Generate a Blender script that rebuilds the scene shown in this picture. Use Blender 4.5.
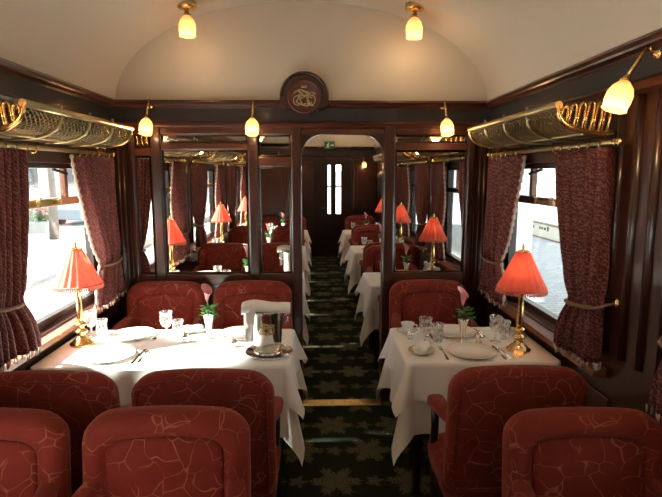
import bpy, math, random
from mathutils import Vector, Matrix
random.seed(7)
PI = math.pi
S = bpy.context.scene
for o in list(bpy.data.objects):
    bpy.data.objects.remove(o)
COL = S.collection

# ------------------------------------------------------------------ camera
F_PX, CX, CY = 520.0, 331.0, 248.5
VX, VY = 315.0, 173.0                      # vanishing point of the car's length
pitch = math.atan((CY - VY) / F_PX)
yaw = math.atan((CX - VX) / F_PX * math.cos(pitch))
fw = Vector((math.sin(yaw) * math.cos(pitch), math.cos(yaw) * math.cos(pitch), -math.sin(pitch)))
rt = Vector((math.cos(yaw), -math.sin(yaw), 0))
up = rt.cross(fw)
cd = bpy.data.cameras.new('camera')
cam = bpy.data.objects.new('camera', cd)
COL.objects.link(cam)
cam.matrix_world = Matrix(((rt.x, up.x, -fw.x, 0.08), (rt.y, up.y, -fw.y, 0.0), (rt.z, up.z, -fw.z, 1.68), (0, 0, 0, 1)))
cd.sensor_width = 36
cd.lens = 36 * F_PX / 662
cd.clip_start = 0.05
cd.clip_end = 500
S.camera = cam

# ------------------------------------------------------------------ world, sun, exposure
W = bpy.data.worlds.new('world')
S.world = W
W.use_nodes = True
bg = W.node_tree.nodes['Background']
bg.inputs[0].default_value = (0.90, 0.95, 1.0, 1)
bg.inputs[1].default_value = 3.4
sd = bpy.data.lights.new('sun', 'SUN')
sun = bpy.data.objects.new('sun', sd)
COL.objects.link(sun)
sd.energy = 60
sd.angle = math.radians(6.0)
sd.color = (1.0, 0.95, 0.86)
sun_dir = Vector((0.74, 0.0, -0.66)).normalized()        # the way the light travels: in through the four-seat side
sun.rotation_euler = sun_dir.to_track_quat('-Z', 'Y').to_euler()
vs = S.view_settings
vs.view_transform = 'Standard'
vs.look = 'None'
vs.exposure = 0.0
vs.gamma = 1.0
vs.use_curve_mapping = False

# ------------------------------------------------------------------ materials
class NT:
    def __init__(s, name):
        s.m = bpy.data.materials.new(name)
        s.m.use_nodes = True
        s.t = s.m.node_tree
        s.n = s.t.nodes
        s.b = s.n['Principled BSDF']
        s.out = s.n['Material Output']
    def add(s, typ, **kw):
        n = s.n.new(typ)
        for k, v in kw.items():
            setattr(n, k, v)
        return n
    def link(s, a, b):
        s.t.links.new(a, b)
    def put(s, sock, v):
        if hasattr(v, 'is_output') or isinstance(v, bpy.types.NodeSocket):
            s.link(v, sock)
        else:
            sock.default_value = v
    def math(s, op, a, b=0.0, c=None):
        n = s.add('ShaderNodeMath', operation=op)
        s.put(n.inputs[0], a)
        s.put(n.inputs[1], b)
        if c is not None:
            s.put(n.inputs[2], c)
        return n.outputs[0]
    def step(s, x, lo, hi):
        n = s.add('ShaderNodeMapRange', interpolation_type='SMOOTHSTEP')
        s.put(n.inputs[0], x)
        n.inputs[1].default_value = lo
        n.inputs[2].default_value = hi
        return n.outputs[0]
    def mix(s, fac, a, b):
        n = s.add('ShaderNodeMix', data_type='RGBA')
        s.put(n.inputs[0], fac)
        s.put(n.inputs[6], a)
        s.put(n.inputs[7], b)
        return n.outputs[2]
    def coords(s, scale=(1, 1, 1), which='Object'):
        tc = s.add('ShaderNodeTexCoord')
        mp = s.add('ShaderNodeMapping')
        mp.inputs[3].default_value = scale
        s.link(tc.outputs[which], mp.inputs[0])
        return mp.outputs[0]
    def noise(s, vec, scale, detail=3.0, dist=0.0):
        n = s.add('ShaderNodeTexNoise')
        s.link(vec, n.inputs['Vector'])
        n.inputs['Scale'].default_value = scale
        n.inputs['Detail'].default_value = detail
        n.inputs['Distortion'].default_value = dist
        return n.outputs['Fac']
    def bump(s, h, strength=0.2, dist=0.01):
        n = s.add('ShaderNodeBump')
        n.inputs['Strength'].default_value = strength
        n.inputs['Distance'].default_value = dist
        s.link(h, n.inputs['Height'])
        s.link(n.outputs[0], s.b.inputs['Normal'])
    def base(s, v):
        s.put(s.b.inputs['Base Color'], v)
    def p(s, **kw):
        for k, v in kw.items():
            s.b.inputs[k.replace('_', ' ')].default_value = v

def c4(r, g, b):
    return (r, g, b, 1)

M = {}
def simple(name, col, rough=0.5, metal=0.0, var=0.12, vscale=18.0, coat=0.0, bump=0.0, bscale=200.0, spec=0.5):
    t = NT(name)
    v = t.coords()
    n = t.noise(v, vscale)
    a = c4(*[x * (1 - var) for x in col])
    b = c4(*[min(1, x * (1 + var)) for x in col])
    t.base(t.mix(n, a, b))
    t.p(Roughness=rough, Metallic=metal)
    t.b.inputs['Coat Weight'].default_value = coat
    t.b.inputs['Coat Roughness'].default_value = 0.08
    t.b.inputs['Specular IOR Level'].default_value = spec
    if bump:
        t.bump(t.noise(v, bscale, 2), bump, 0.003)
    M[name] = t.m
    return t

def wood(name, dark, light, rough=0.28, axis=2):
    t = NT(name)
    sc = [14, 14, 14]
    sc[axis] = 1.6
    v = t.coords(tuple(sc))
    n1 = t.noise(v, 2.2, 6, 1.2)
    n2 = t.noise(t.coords((1, 1, 1)), 1.7, 2)
    f = t.math('ADD', t.math('MULTIPLY', n1, 0.75), t.math('MULTIPLY', n2, 0.3))
    t.base(t.mix(t.step(f, 0.3, 0.75), c4(*dark), c4(*light)))
    t.p(Roughness=rough)
    t.b.inputs['Coat Weight'].default_value = 0.35
    t.b.inputs['Coat Roughness'].default_value = 0.12
    M[name] = t.m
wood('mahogany', (0.018, 0.005, 0.0035), (0.055, 0.015, 0.008))
wood('mahogany_rail', (0.035, 0.009, 0.005), (0.10, 0.029, 0.014), axis=0)
wood('mahogany_long', (0.035, 0.009, 0.005), (0.10, 0.029, 0.014), axis=1)
wood('carved_wood', (0.065, 0.014, 0.008), (0.11, 0.028, 0.015), rough=0.35)
wood('sill_wood', (0.16, 0.055, 0.028), (0.30, 0.12, 0.06), axis=1)
wood('dark_wood', (0.012, 0.006, 0.005), (0.03, 0.012, 0.008))
simple('frieze', (0.022, 0.022, 0.024), rough=0.30, var=0.2, coat=0.3)
simple('cream_paint', (0.55, 0.50, 0.42), rough=0.55, var=0.03, vscale=3, bump=0.03, bscale=60)
simple('brass', (0.72, 0.50, 0.20), rough=0.24, metal=1, var=0.12, vscale=30)
simple('old_brass', (0.46, 0.38, 0.21), rough=0.34, metal=1, var=0.2, vscale=25)
simple('net_brass', (0.32, 0.27, 0.15), rough=0.45, metal=1, var=0.2)
simple('silver', (0.82, 0.80, 0.76), rough=0.14, metal=1, var=0.05)
simple('china', (0.82, 0.80, 0.76), rough=0.2, var=0.02, coat=0.4)
simple('gold_rim', (0.70, 0.52, 0.22), rough=0.28, metal=0.8, var=0.1)
simple('leaf', (0.035, 0.14, 0.03), rough=0.45, var=0.4, vscale=60)
simple('petal', (0.72, 0.30, 0.33), rough=0.5, var=0.2, vscale=40)
simple('fringe_pale', (0.50, 0.36, 0.29), rough=0.9, var=0.35, vscale=140)
simple('fringe_red', (0.60, 0.16, 0.11), rough=0.9, var=0.35, vscale=160)
simple('cord', (0.20, 0.11, 0.07), rough=0.8, var=0.3, vscale=120)
simple('iron', (0.03, 0.03, 0.032), rough=0.4, metal=0.6)
simple('exit_green', (0.005, 0.11, 0.05), rough=0.4, var=0.03)
simple('sign_white', (0.85, 0.87, 0.85), rough=0.5, var=0.02)
simple('sign_blue', (0.03, 0.08, 0.45), rough=0.5, var=0.05)
simple('asphalt_pale', (0.62, 0.62, 0.60), rough=0.9, var=0.15, vscale=0.8)
simple('gravel', (0.36, 0.36, 0.34), rough=0.95, var=0.5, vscale=9, bump=0.5, bscale=20)
simple('kerb', (0.52, 0.52, 0.50), rough=0.8, var=0.12, vscale=4)
simple('plaster', (0.70, 0.68, 0.60), rough=0.8, var=0.08, vscale=1.5)
simple('coping', (0.20, 0.17, 0.14), rough=0.7, var=0.15)
simple('bark', (0.16, 0.15, 0.14), rough=0.9, var=0.3, vscale=8)
simple('foliage', (0.10, 0.20, 0.08), rough=0.7, var=0.5, vscale=6)
simple('blossom', (0.75, 0.28, 0.32), rough=0.7, var=0.3, vscale=12)
simple('car_paint', (0.42, 0.50, 0.58), rough=0.25, var=0.03, coat=0.6)
simple('rubber', (0.02, 0.02, 0.02), rough=0.8)
simple('dark_pane', (0.03, 0.035, 0.04), rough=0.08, var=0.05)

# tablecloth linen
t = NT('linen')
v = t.coords()
w = t.noise(v, 420, 2)
t.base(t.mix(t.noise(v, 6, 2), c4(0.80, 0.79, 0.77), c4(0.86, 0.86, 0.84)))
t.p(Roughness=0.85)
t.bump(w, 0.06, 0.001)
M['linen'] = t.m

# rust velvet with tan twig embroidery
t = NT('velvet')
tc = t.add('ShaderNodeTexCoord')
oi = t.add('ShaderNodeObjectInfo')
ad = t.add('ShaderNodeVectorMath', operation='ADD')
rv = t.add('ShaderNodeVectorMath', operation='SCALE')
rv.inputs[0].default_value = (3.1, 5.7, 7.3)
t.link(oi.outputs['Random'], rv.inputs['Scale'])
t.link(tc.outputs['Object'], ad.inputs[0])
t.link(rv.outputs[0], ad.inputs[1])
nz = t.add('ShaderNodeTexNoise')
nz.inputs['Scale'].default_value = 5.0
nz.inputs['Detail'].default_value = 2.0
t.link(ad.outputs[0], nz.inputs['Vector'])
sc = t.add('ShaderNodeVectorMath', operation='SCALE')
t.link(nz.outputs['Color'], sc.inputs[0])
sc.inputs['Scale'].default_value = 0.16
ad2 = t.add('ShaderNodeVectorMath', operation='ADD')
t.link(ad.outputs[0], ad2.inputs[0])
t.link(sc.outputs[0], ad2.inputs[1])
vo = t.add('ShaderNodeTexVoronoi', feature='DISTANCE_TO_EDGE')
vo.inputs['Scale'].default_value = 12.5
t.link(ad2.outputs[0], vo.inputs['Vector'])
line = t.math('SUBTRACT', 1.0, t.step(vo.outputs['Distance'], 0.006, 0.024))
brk = t.step(t.noise(ad.outputs[0], 9.0, 2), 0.36, 0.54)
mask = t.math('MULTIPLY', t.math('MULTIPLY', line, brk), 0.72)
pile = t.noise(ad.outputs[0], 14, 3)
vb = t.mix(pile, c4(0.120, 0.015, 0.010), c4(0.21, 0.030, 0.018))
t.base(t.mix(mask, vb, c4(0.34, 0.13, 0.075)))
t.p(Roughness=0.85)
t.b.inputs['Sheen Weight'].default_value = 0.25
t.b.inputs['Sheen Roughness'].default_value = 0.4
t.b.inputs['Sheen Tint'].default_value = c4(1.0, 0.45, 0.35)
t.b.inputs['Specular IOR Level'].default_value = 0.15
t.bump(t.noise(ad.outputs[0], 300, 2), 0.15, 0.001)
M['velvet'] = t.m

# curtain brocade: winding lighter strands on dark red
t = NT('brocade')
v = t.coords()
wv = t.add('ShaderNodeTexWave', wave_type='BANDS', bands_direction='DIAGONAL')
t.link(v, wv.inputs['Vector'])
wv.inputs['Scale'].default_value = 26
wv.inputs['Distortion'].default_value = 9
wv.inputs['Detail'].default_value = 2
wv.inputs['Detail Scale'].default_value = 2.5
fac = t.step(wv.outputs['Fac'], 0.55, 0.85)
colr = t.mix(fac, c4(0.105, 0.017, 0.015), c4(0.25, 0.085, 0.068))
t.base(colr)
t.p(Roughness=0.7)
tr = t.add('ShaderNodeBsdfTranslucent')
t.link(colr, tr.inputs[0])
mx = t.add('ShaderNodeMixShader')
mx.inputs[0].default_value = 0.22
t.link(t.b.outputs[0], mx.inputs[1])
t.link(tr.outputs[0], mx.inputs[2])
t.link(mx.outputs[0], t.out.inputs[0])
M['brocade'] = t.m

# lamp shade silk
t = NT('shade_silk')
v = t.coords()
cs = t.mix(t.noise(v, 40, 2), c4(0.72, 0.125, 0.09), c4(0.84, 0.20, 0.145))
t.base(cs)
t.p(Roughness=0.7)
tr = t.add('ShaderNodeBsdfTranslucent')
t.link(cs, tr.inputs[0])
mx = t.add('ShaderNodeMixShader')
mx.inputs[0].default_value = 0.5
t.link(t.b.outputs[0], mx.inputs[1])
t.link(tr.outputs[0], mx.inputs[2])
t.link(mx.outputs[0], t.out.inputs[0])
M['shade_silk'] = t.m

# frosted tulip glass (translucent, lit from the bulb inside)
t = NT('frosted_amber')
cs = t.mix(t.noise(t.coords(), 30, 2), c4(0.86, 0.55, 0.30), c4(0.92, 0.62, 0.36))
t.base(cs)
t.p(Roughness=0.5)
tr = t.add('ShaderNodeBsdfTranslucent')
t.link(cs, tr.inputs[0])
mx = t.add('ShaderNodeMixShader')
mx.inputs[0].default_value = 0.65
t.link(t.b.outputs[0], mx.inputs[1])
t.link(tr.outputs[0], mx.inputs[2])
em = t.add('ShaderNodeEmission')
em.inputs[0].default_value = c4(1.0, 0.42, 0.12)
em.inputs[1].default_value = 0.16
ads = t.add('ShaderNodeAddShader')
t.link(mx.outputs[0], ads.inputs[0])
t.link(em.outputs[0], ads.inputs[1])
t.link(ads.outputs[0], t.out.inputs[0])
M['frosted_amber'] = t.m

def emit(name, col, st):
    t = NT(name)
    t.p(Roughness=0.4)
    t.base(c4(*col))
    t.b.inputs['Emission Color'].default_value = c4(*col)
    t.b.inputs['Emission Strength'].default_value = st
    M[name] = t.m
emit('bulb', (1.0, 0.62, 0.28), 5.5)
emit('bulb_soft', (1.0, 0.60, 0.24), 7.0)

def thin_glass(name, extra, tint, frost=0.0):
    t = NT(name)
    lw = t.add('ShaderNodeLayerWeight')
    fz = t.math('MULTIPLY', t.math('POWER', lw.outputs['Facing'], 4.0), 0.75)
    tp = t.add('ShaderNodeBsdfTransparent')
    tp.inputs[0].default_value = c4(*tint)
    gl = t.add('ShaderNodeBsdfGlossy')
    gl.inputs['Roughness'].default_value = 0.03
    gl.inputs[0].default_value = c4(0.95, 0.95, 0.95)
    mx = t.add('ShaderNodeMixShader')
    f = t.math('MINIMUM', t.math('ADD', fz, extra), 1.0)
    t.link(f, mx.inputs[0])
    t.link(tp.outputs[0], mx.inputs[1])
    t.link(gl.outputs[0], mx.inputs[2])
    if frost:
        df = t.add('ShaderNodeBsdfDiffuse')
        df.inputs[0].default_value = c4(0.9, 0.9, 0.88)
        m2 = t.add('ShaderNodeMixShader')
        t.link(t.math('MULTIPLY', t.step(t.noise(t.coords(), 90, 2), 0.45, 0.6), frost), m2.inputs[0])
        t.link(mx.outputs[0], m2.inputs[1])
        t.link(df.outputs[0], m2.inputs[2])
        mx = m2
    t.link(mx.outputs[0], t.out.inputs[0])
    M[name] = t.m
thin_glass('window_glass', 0.03, (0.96, 0.98, 0.97))
thin_glass('crystal', 0.20, (0.96, 0.96, 0.96), 0.32)

t = NT('mirror')
t.base(t.mix(t.noise(t.coords(), 3, 2), c4(0.66, 0.63, 0.58), c4(0.72, 0.69, 0.64)))
t.p(Roughness=0.015, Metallic=1.0)
M['mirror'] = t.m

# carpet: dark green ground with tan leaf rosettes, small rosettes between
t = NT('carpet')
tc = t.add('ShaderNodeTexCoord')
nzc = t.add('ShaderNodeTexNoise')
nzc.inputs['Scale'].default_value = 22
nzc.inputs['Detail'].default_value = 3
t.link(tc.outputs['Object'], nzc.inputs['Vector'])
sb = t.add('ShaderNodeVectorMath', operation='SUBTRACT')
t.link(nzc.outputs['Color'], sb.inputs[0])
sb.inputs[1].default_value = (0.5, 0.5, 0.5)
sc = t.add('ShaderNodeVectorMath', operation='SCALE')
t.link(sb.outputs[0], sc.inputs[0])
sc.inputs['Scale'].default_value = 0.05
ad = t.add('ShaderNodeVectorMath', operation='ADD')
t.link(tc.outputs['Object'], ad.inputs[0])
t.link(sc.outputs[0], ad.inputs[1])
sep = t.add('ShaderNodeSeparateXYZ')
t.link(ad.outputs[0], sep.inputs[0])
def rosette(ox, oy, stag, rad, px, py, petals):
    yy = t.math('DIVIDE', t.math('ADD', sep.outputs[1], oy), py)
    row = t.math('FLOOR', yy)
    odd = t.math('MULTIPLY', t.math('FRACT', t.math('MULTIPLY', row, 0.5)), 2 * stag)
    xx = t.math('ADD', t.math('DIVIDE', t.math('ADD', sep.outputs[0], ox), px), odd)
    lx = t.math('MULTIPLY', t.math('SUBTRACT', t.math('FRACT', xx), 0.5), px)
    ly = t.math('MULTIPLY', t.math('SUBTRACT', t.math('FRACT', yy), 0.5), py)
    r = t.math('SQRT', t.math('ADD', t.math('MULTIPLY', lx, lx), t.math('MULTIPLY', ly, ly)))
    th = t.math('ARCTAN2', ly, lx)
    pet = t.math('ABSOLUTE', t.math('COSINE', t.math('MULTIPLY', th, petals / 2)))
    lob = t.math('ABSOLUTE', t.math('COSINE', t.math('MULTIPLY', th, petals * 2.5)))
    edge = t.math('MULTIPLY', t.math('ADD', 0.36, t.math('ADD', t.math('MULTIPLY', t.math('POWER', pet, 1.3), 0.44), t.math('MULTIPLY', lob, 0.24))), rad)
    d = t.math('SUBTRACT', edge, r)
    m = t.step(d, 0.0, 0.012)
    vein = t.math('ABSOLUTE', t.math('SINE', t.math('ADD', t.math('MULTIPLY', r, 150.0), t.math('MULTIPLY', pet, 4.0))))
    return t.math('MULTIPLY', m, t.math('ADD', 0.22, t.math('MULTIPLY', vein, 0.78)))
big = rosette(0.02, 0.07, 0.5, 0.150, 0.42, 0.32, 6.0)
small = rosette(0.23, 0.07, 0.5, 0.060, 0.42, 0.32, 5.0)
msk = t.math('MINIMUM', t.math('ADD', big, small), 1.0)
gn = t.mix(t.noise(tc.outputs['Object'], 9, 3), c4(0.010, 0.013, 0.008), c4(0.022, 0.028, 0.016))
t.base(t.mix(t.math('MULTIPLY', msk, 0.8), gn, c4(0.17, 0.155, 0.095)))
t.p(Roughness=0.95)
t.b.inputs['Specular IOR Level'].default_value = 0.1
t.bump(t.noise(tc.outputs['Object'], 500, 2), 0.3, 0.002)
M['carpet'] = t.m

# street paving: small setts with joints
t = NT('paving')
br = t.add('ShaderNodeTexBrick')
t.link(t.coords(), br.inputs['Vector'])
br.inputs['Color1'].default_value = c4(0.34, 0.375, 0.41)
br.inputs['Color2'].default_value = c4(0.41, 0.445, 0.48)
br.inputs['Mortar'].default_value = c4(0.22, 0.235, 0.25)
br.inputs['Scale'].default_value = 1.0
br.inputs['Mortar Size'].default_value = 0.012
br.inputs['Brick Width'].default_value = 0.30
br.inputs['Row Height'].default_value = 0.15
t.base(br.outputs[0])
t.p(Roughness=0.85)
M['paving'] = t.m

# ------------------------------------------------------------------ mesh builder
class MB:
    def __init__(s):
        s.v, s.f, s.sm = [], [], []
    def face(s, idx, smooth=False):
        s.f.append(tuple(idx))
        s.sm.append(smooth)
    def box(s, x0, x1, y0, y1, z0, z1):
        b = len(s.v)
        x0, x1 = sorted((x0, x1)); y0, y1 = sorted((y0, y1)); z0, z1 = sorted((z0, z1))
        s.v += [(x0, y0, z0), (x1, y0, z0), (x1, y1, z0), (x0, y1, z0), (x0, y0, z1), (x1, y0, z1), (x1, y1, z1), (x0, y1, z1)]
        for q in ((0, 3, 2, 1), (4, 5, 6, 7), (0, 1, 5, 4), (1, 2, 6, 5), (2, 3, 7, 6), (3, 0, 4, 7)):
            s.face([b + i for i in q])
        return s
    def loft(s, rings, closed=True, cap0=True, cap1=True, smooth=True):
        b = len(s.v)
        n = len(rings[0])
        for r in rings:
            s.v += [tuple(p) for p in r]
        for i in range(len(rings) - 1):
            for j in range(n if closed else n - 1):
                k = (j + 1) % n
                s.face((b + i * n + j, b + i * n + k, b + (i + 1) * n + k, b + (i + 1) * n + j), smooth)
        if closed and cap0:
            s.face([b + j for j in range(n)][::-1])
        if closed and cap1:
            s.face([b + (len(rings) - 1) * n + j for j in range(n)])
        return s
    def tube(s, pts, r, n=8, closed=False, caps=True, smooth=True):
        pts = [Vector(p) for p in pts]
        m = len(pts)
        rings = []
        prev = None
        for i, p in enumerate(pts):
            if closed:
                tn = (pts[(i + 1) % m] - pts[i - 1])
            else:
                tn = pts[min(i + 1, m - 1)] - pts[max(i - 1, 0)]
            tn = tn.normalized() if tn.length > 1e-9 else Vector((0, 0, 1))
            if prev is None:
                a = Vector((0, 0, 1)) if abs(tn.z) < 0.9 else Vector((1, 0, 0))
                nx = tn.cross(a).normalized()
            else:
                nx = (prev - tn * prev.dot(tn))
                nx = nx.normalized() if nx.length > 1e-6 else tn.orthogonal().normalized()
            prev = nx
            ny = tn.cross(nx)
            rr = r[i] if isinstance(r, (list, tuple)) else r
            rings.append([p + (nx * math.cos(2 * PI * k / n) + ny * math.sin(2 * PI * k / n)) * rr for k in range(n)])
        if closed:
            rings.append(rings[0])
            return s.loft(rings, True, False, False, smooth)
        return s.loft(rings, True, caps, caps, smooth)
    def lathe(s, prof, n=20, o=(0, 0, 0), mod=None, caps=False, smooth=True):
        rings = []
        for (r, z) in prof:
            ring = []
            for k in range(n):
                a = 2 * PI * k / n
                rr = r * (mod(k, z) if mod else 1)
                ring.append((o[0] + rr * math.cos(a), o[1] + rr * math.sin(a), o[2] + z))
            rings.append(ring)
        return s.loft(rings, True, caps, caps, smooth)
    def prism(s, poly, axis, d0, d1, smooth=False):
        def put(a, b, d):
            return {0: (d, a, b), 1: (a, d, b), 2: (a, b, d)}[axis]
        return s.loft([[put(a, b, d0) for a, b in poly], [put(a, b, d1) for a, b in poly]], True, True, True, smooth)
    def mesh(s, name, mat):
        me = bpy.data.meshes.new(name)
        me.from_pydata(s.v, [], s.f)
        me.polygons.foreach_set('use_smooth', s.sm)
        me.materials.append(M[mat])
        me.update()
        import bmesh
        bm = bmesh.new()
        bm.from_mesh(me)
        bmesh.ops.recalc_face_normals(bm, faces=bm.faces)
        bm.to_mesh(me)
        bm.free()
        return me
    def build(s, name, mat, parent=None, bevel=0.0, kind=None, label=None):
        o = bpy.data.objects.new(name, s.mesh(name, mat))
        COL.objects.link(o)
        o.parent = parent
        if bevel:
            md = o.modifiers.new('bevel', 'BEVEL')
            md.width = bevel
            md.segments = 2
            md.limit_method = 'ANGLE'
        if kind:
            o['kind'] = kind
        if label:
            o['label'] = label
        return o

def tag(o, label, cat, group=None, kind=None):
    o['label'] = label
    if cat:
        o['category'] = cat
    if group:
        o['group'] = group
    if kind:
        o['kind'] = kind
    return o

def empty(name, loc=(0, 0, 0), rz=0.0):
    o = bpy.data.objects.new(name, None)
    COL.objects.link(o)
    o.location = loc
    o.rotation_euler = (0, 0, rz)
    o.empty_display_size = 0.1
    return o

def share(name, src, parent, loc=(0, 0, 0), rot=(0, 0, 0)):
    o = bpy.data.objects.new(name, src.data)
    COL.objects.link(o)
    o.parent = parent
    o.location = loc
    o.rotation_euler = rot
    return o

def copy_tree(o, parent=None):
    c = o.copy()
    COL.objects.link(c)
    c.parent = parent
    for ch in list(o.children):
        copy_tree(ch, c)
    return c

class Proto:
    """first use hands out the prototype itself, later uses copies of it"""
    def __init__(s, root):
        s.root, s.used = root, False
    def place(s, loc, rz=0.0, label=None, cat=None, group=None):
        o = s.root if not s.used else copy_tree(s.root)
        s.used = True
        o.location = loc
        o.rotation_euler = (0, 0, rz)
        if label:
            tag(o, label, cat, group)
        return o

def struct(o, label):
    o['kind'] = 'structure'
    o['label'] = label
    return o

# ------------------------------------------------------------------ layout of the car
YR, YP, YP2, YF = -2.05, 3.68, 3.75, 10.5       # rear wall, partition front and back, end wall
XW, XO, XG = 1.34, 1.46, 1.415                  # wall inner face, outer face, glass
ZC, RISE, XC = 2.163, 0.655, 1.27                # cornice top, vault rise, vault half width
WIN = [2.85, 0.95, -0.95, 4.65, 6.5, 8.4]        # window centres
WH, WZ0, WZ1 = 0.65, 0.85, 1.735
ROWS = [2.78, 0.88, -1.02, 4.58, 6.43, 8.33]
WPHR = ['beside the partition', 'second from the partition', 'third from the partition', 'first past the archway', 'second past the archway', 'third past the archway']
SIDES = ((-1, 'left', 'four-seat'), (1, 'right', 'two-seat'))

# ------------------------------------------------------------------ floor, walls, ceiling
struct(MB().box(-XO, XO, YR - 0.1, YF + 0.1, -0.06, 0).build('floor', 'carpet'), 'dark green carpet with tan leaf rosettes along the aisle')
for s, nm, side in SIDES:
    b = MB()
    b.box(s * XW, s * XO, YR, YF, 0, WZ0)
    b.box(s * XW, s * XO, YR, YF, WZ1, ZC + 0.03)
    edges = sorted([c - WH for c in WIN] + [c + WH for c in WIN])
    ys = [YR] + edges + [YF]
    for i in range(0, len(ys), 2):
        b.box(s * XW, s * XO, ys[i], ys[i + 1], WZ0, WZ1)
    w = struct(b.build('wall_' + nm, 'mahogany'), 'dark mahogany panelled side wall with windows on the %s side' % side)
    # piers: raised mouldings between windows
    for i in range(0, len(ys), 2):
        y0, y1 = ys[i], ys[i + 1]
        if y0 < YP < y1:
            spans = [(y0, YP), (YP2, y1)]
        else:
            spans = [(y0, y1)]
        for a, c in spans:
            if c - a < 0.06:
                continue
            n = max(2, int((c - a) / 0.11))
            for k in range(n):
                yy = a + (c - a) * (k + 0.5) / n
                hw = (c - a) / n * 0.30
                MB().tube([(s * (XW + 0.006), yy, 0.92), (s * (XW + 0.006), yy, 1.98)], hw * 0.7, 8).build('reed', 'mahogany', w)
    for c in WIN:
        for k in (-1, 0, 1):
            yy = c + k * 0.55
            p = MB()
            x0 = s * XW; x1 = s * (XW - 0.012)
            p.box(x0, x1, yy - 0.23, yy + 0.23, 0.16, 0.72)
            p.build('dado_panel', 'mahogany', w, bevel=0.008)
    b = MB()
    b.box(s * XW, s * (XW - 0.02), YR, YP, 0, 0.1)
    b.box(s * XW, s * (XW - 0.02), YP2, YF, 0, 0.1)
    struct(b.build('baseboard_' + nm, 'dark_wood'), 'dark skirting along the %s side wall' % side)

def vault(y0, y1, name, label):
    n = 40
    ring = lambda y, e: [((XC + e) * math.cos(PI * k / n), y, ZC + (RISE + e) * math.sin(PI * k / n)) for k in range(n + 1)]
    b = MB()
    b.loft([ring(y0, 0), ring(y1, 0)], closed=False)
    o = b.build(name, 'cream_paint')
    b2 = MB()
    b2.loft([ring(y0, 0.03), ring(y1, 0.03)], closed=False)
    b2.build('roof_shell', 'iron', o)
    return struct(o, label)
vault(YR, YP, 'ceiling', 'cream vaulted ceiling before the mirrored partition')
vault(YP2, YF, 'ceiling', 'cream vaulted ceiling beyond the archway')

def lunette(y, parent, th=0.02):
    n = 40
    poly = [(XC * math.cos(PI * k / n), ZC + RISE * math.sin(PI * k / n)) for k in range(n + 1)]
    MB().prism(poly, 1, y, y + th).build('lunette', 'cream_paint', parent)

# cornices: moulding, frieze, moulding
def cornice_profiles(s):
    top = [(1.46, ZC + 0.05), (1.255, ZC + 0.004), (1.245, ZC - 0.010), (1.258, ZC - 0.022), (1.262, ZC - 0.030), (1.285, ZC - 0.040), (1.29, ZC - 0.048), (1.46, ZC - 0.048)]
    fri = [(1.46, ZC - 0.048), (1.298, ZC - 0.048), (1.312, ZC - 0.135), (1.46, ZC - 0.135)]
    low = [(1.46, ZC - 0.135), (1.288, ZC - 0.135), (1.278, ZC - 0.148), (1.290, ZC - 0.160), (1.296, ZC - 0.172), (1.325, ZC - 0.184), (1.46, ZC - 0.184)]
    return [[(s * x, z) for x, z in p] for p in (top, fri, low)]
nt = 1
for s, nm, side in SIDES:
    for y0, y1, where in ((YR, YP, 'before the mirrored partition'), (YP2, YF, 'beyond the archway')):
        top, fri, low = cornice_profiles(s)
        o = MB().prism(top, 1, y0, y1).build('trim_%d' % nt, 'mahogany_long')
        nt += 1
        struct(o, 'mahogany cornice with dark frieze, %s side %s' % (side, where))
        MB().prism(fri, 1, y0, y1).build('frieze', 'frieze', o)
        MB().prism(low, 1, y0, y1).build('lower_moulding', 'mahogany_long', o)

def cross_cornice(y, d, parent):
    """cornice across a cross wall whose face is at y; d = direction the face looks (-1 or 1)"""
    P = lambda pts: [(y + d * a, z) for a, z in pts]
    top = P([(0, ZC + 0.004), (0.05, ZC + 0.004), (0.058, ZC - 0.010), (0.045, ZC - 0.022), (0.042, ZC - 0.030), (0.020, ZC - 0.040), (0.018, ZC - 0.048), (0, ZC - 0.048)])
    fri = P([(0, ZC - 0.048), (0.016, ZC - 0.048), (0.010, ZC - 0.135), (0, ZC - 0.135)])
    low = P([(0, ZC - 0.135), (0.026, ZC - 0.135), (0.036, ZC - 0.148), (0.024, ZC - 0.160), (0.020, ZC - 0.172), (0.004, ZC - 0.184), (0, ZC - 0.184)])
    MB().prism(top, 0, -1.30, 1.30).build('cornice_moulding', 'mahogany_rail', parent)
    MB().prism(fri, 0, -1.32, 1.32).build('frieze', 'frieze', parent)
    MB().prism(low, 0, -1.32, 1.32).build('lower_moulding', 'mahogany_rail', parent)

# ------------------------------------------------------------------ the mirrored partition
OX0, OX1, ZA = -0.015, 0.560, 1.945              # archway
b = MB()
b.box(-XW, OX0, YP + 0.02, YP2, 0, 2.2)
b.box(OX1, XW, YP + 0.02, YP2, 0, 2.2)
R = 0.15
def spandrel(xa, sg):
    pts = [(xa, ZA)]
    for k in range(9):
        a = PI / 2 * k / 8
        pts.append((xa + sg * (R - R * math.sin(a)), ZA - R + R * math.cos(a)))
    return pts
b.box(OX0, OX1, YP + 0.02, YP2, ZA, 2.2)
part = struct(b.build('wall_partition', 'mahogany'), 'mahogany cross partition set with bevelled mirrors around an open archway')
for xa, sg in ((OX0, 1), (OX1, -1)):
    MB().prism(spandrel(xa, sg), 1, YP, YP2).build('arch_spandrel', 'mahogany', part)
MB().box(OX0, OX1, YP - 0.004, YP2, ZA, 2.0).build('rail', 'mahogany_rail', part, bevel=0.005)
lunette(YP, part)
lunette(YP2 - 0.02, part)
cross_cornice(YP, -1, part)
cross_cornice(YP2, 1, part)
def post(x0, x1, z0=0.0, z1=2.0):
    MB().box(x0, x1, YP - 0.022, YP + 0.022, z0, z1).build('post', 'mahogany', part, bevel=0.010)
def rail(x0, x1, z0, z1, y=0.012):
    MB().box(x0, x1, YP - y, YP + 0.022, z0, z1).build('rail', 'mahogany_rail', part, bevel=0.006)
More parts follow.
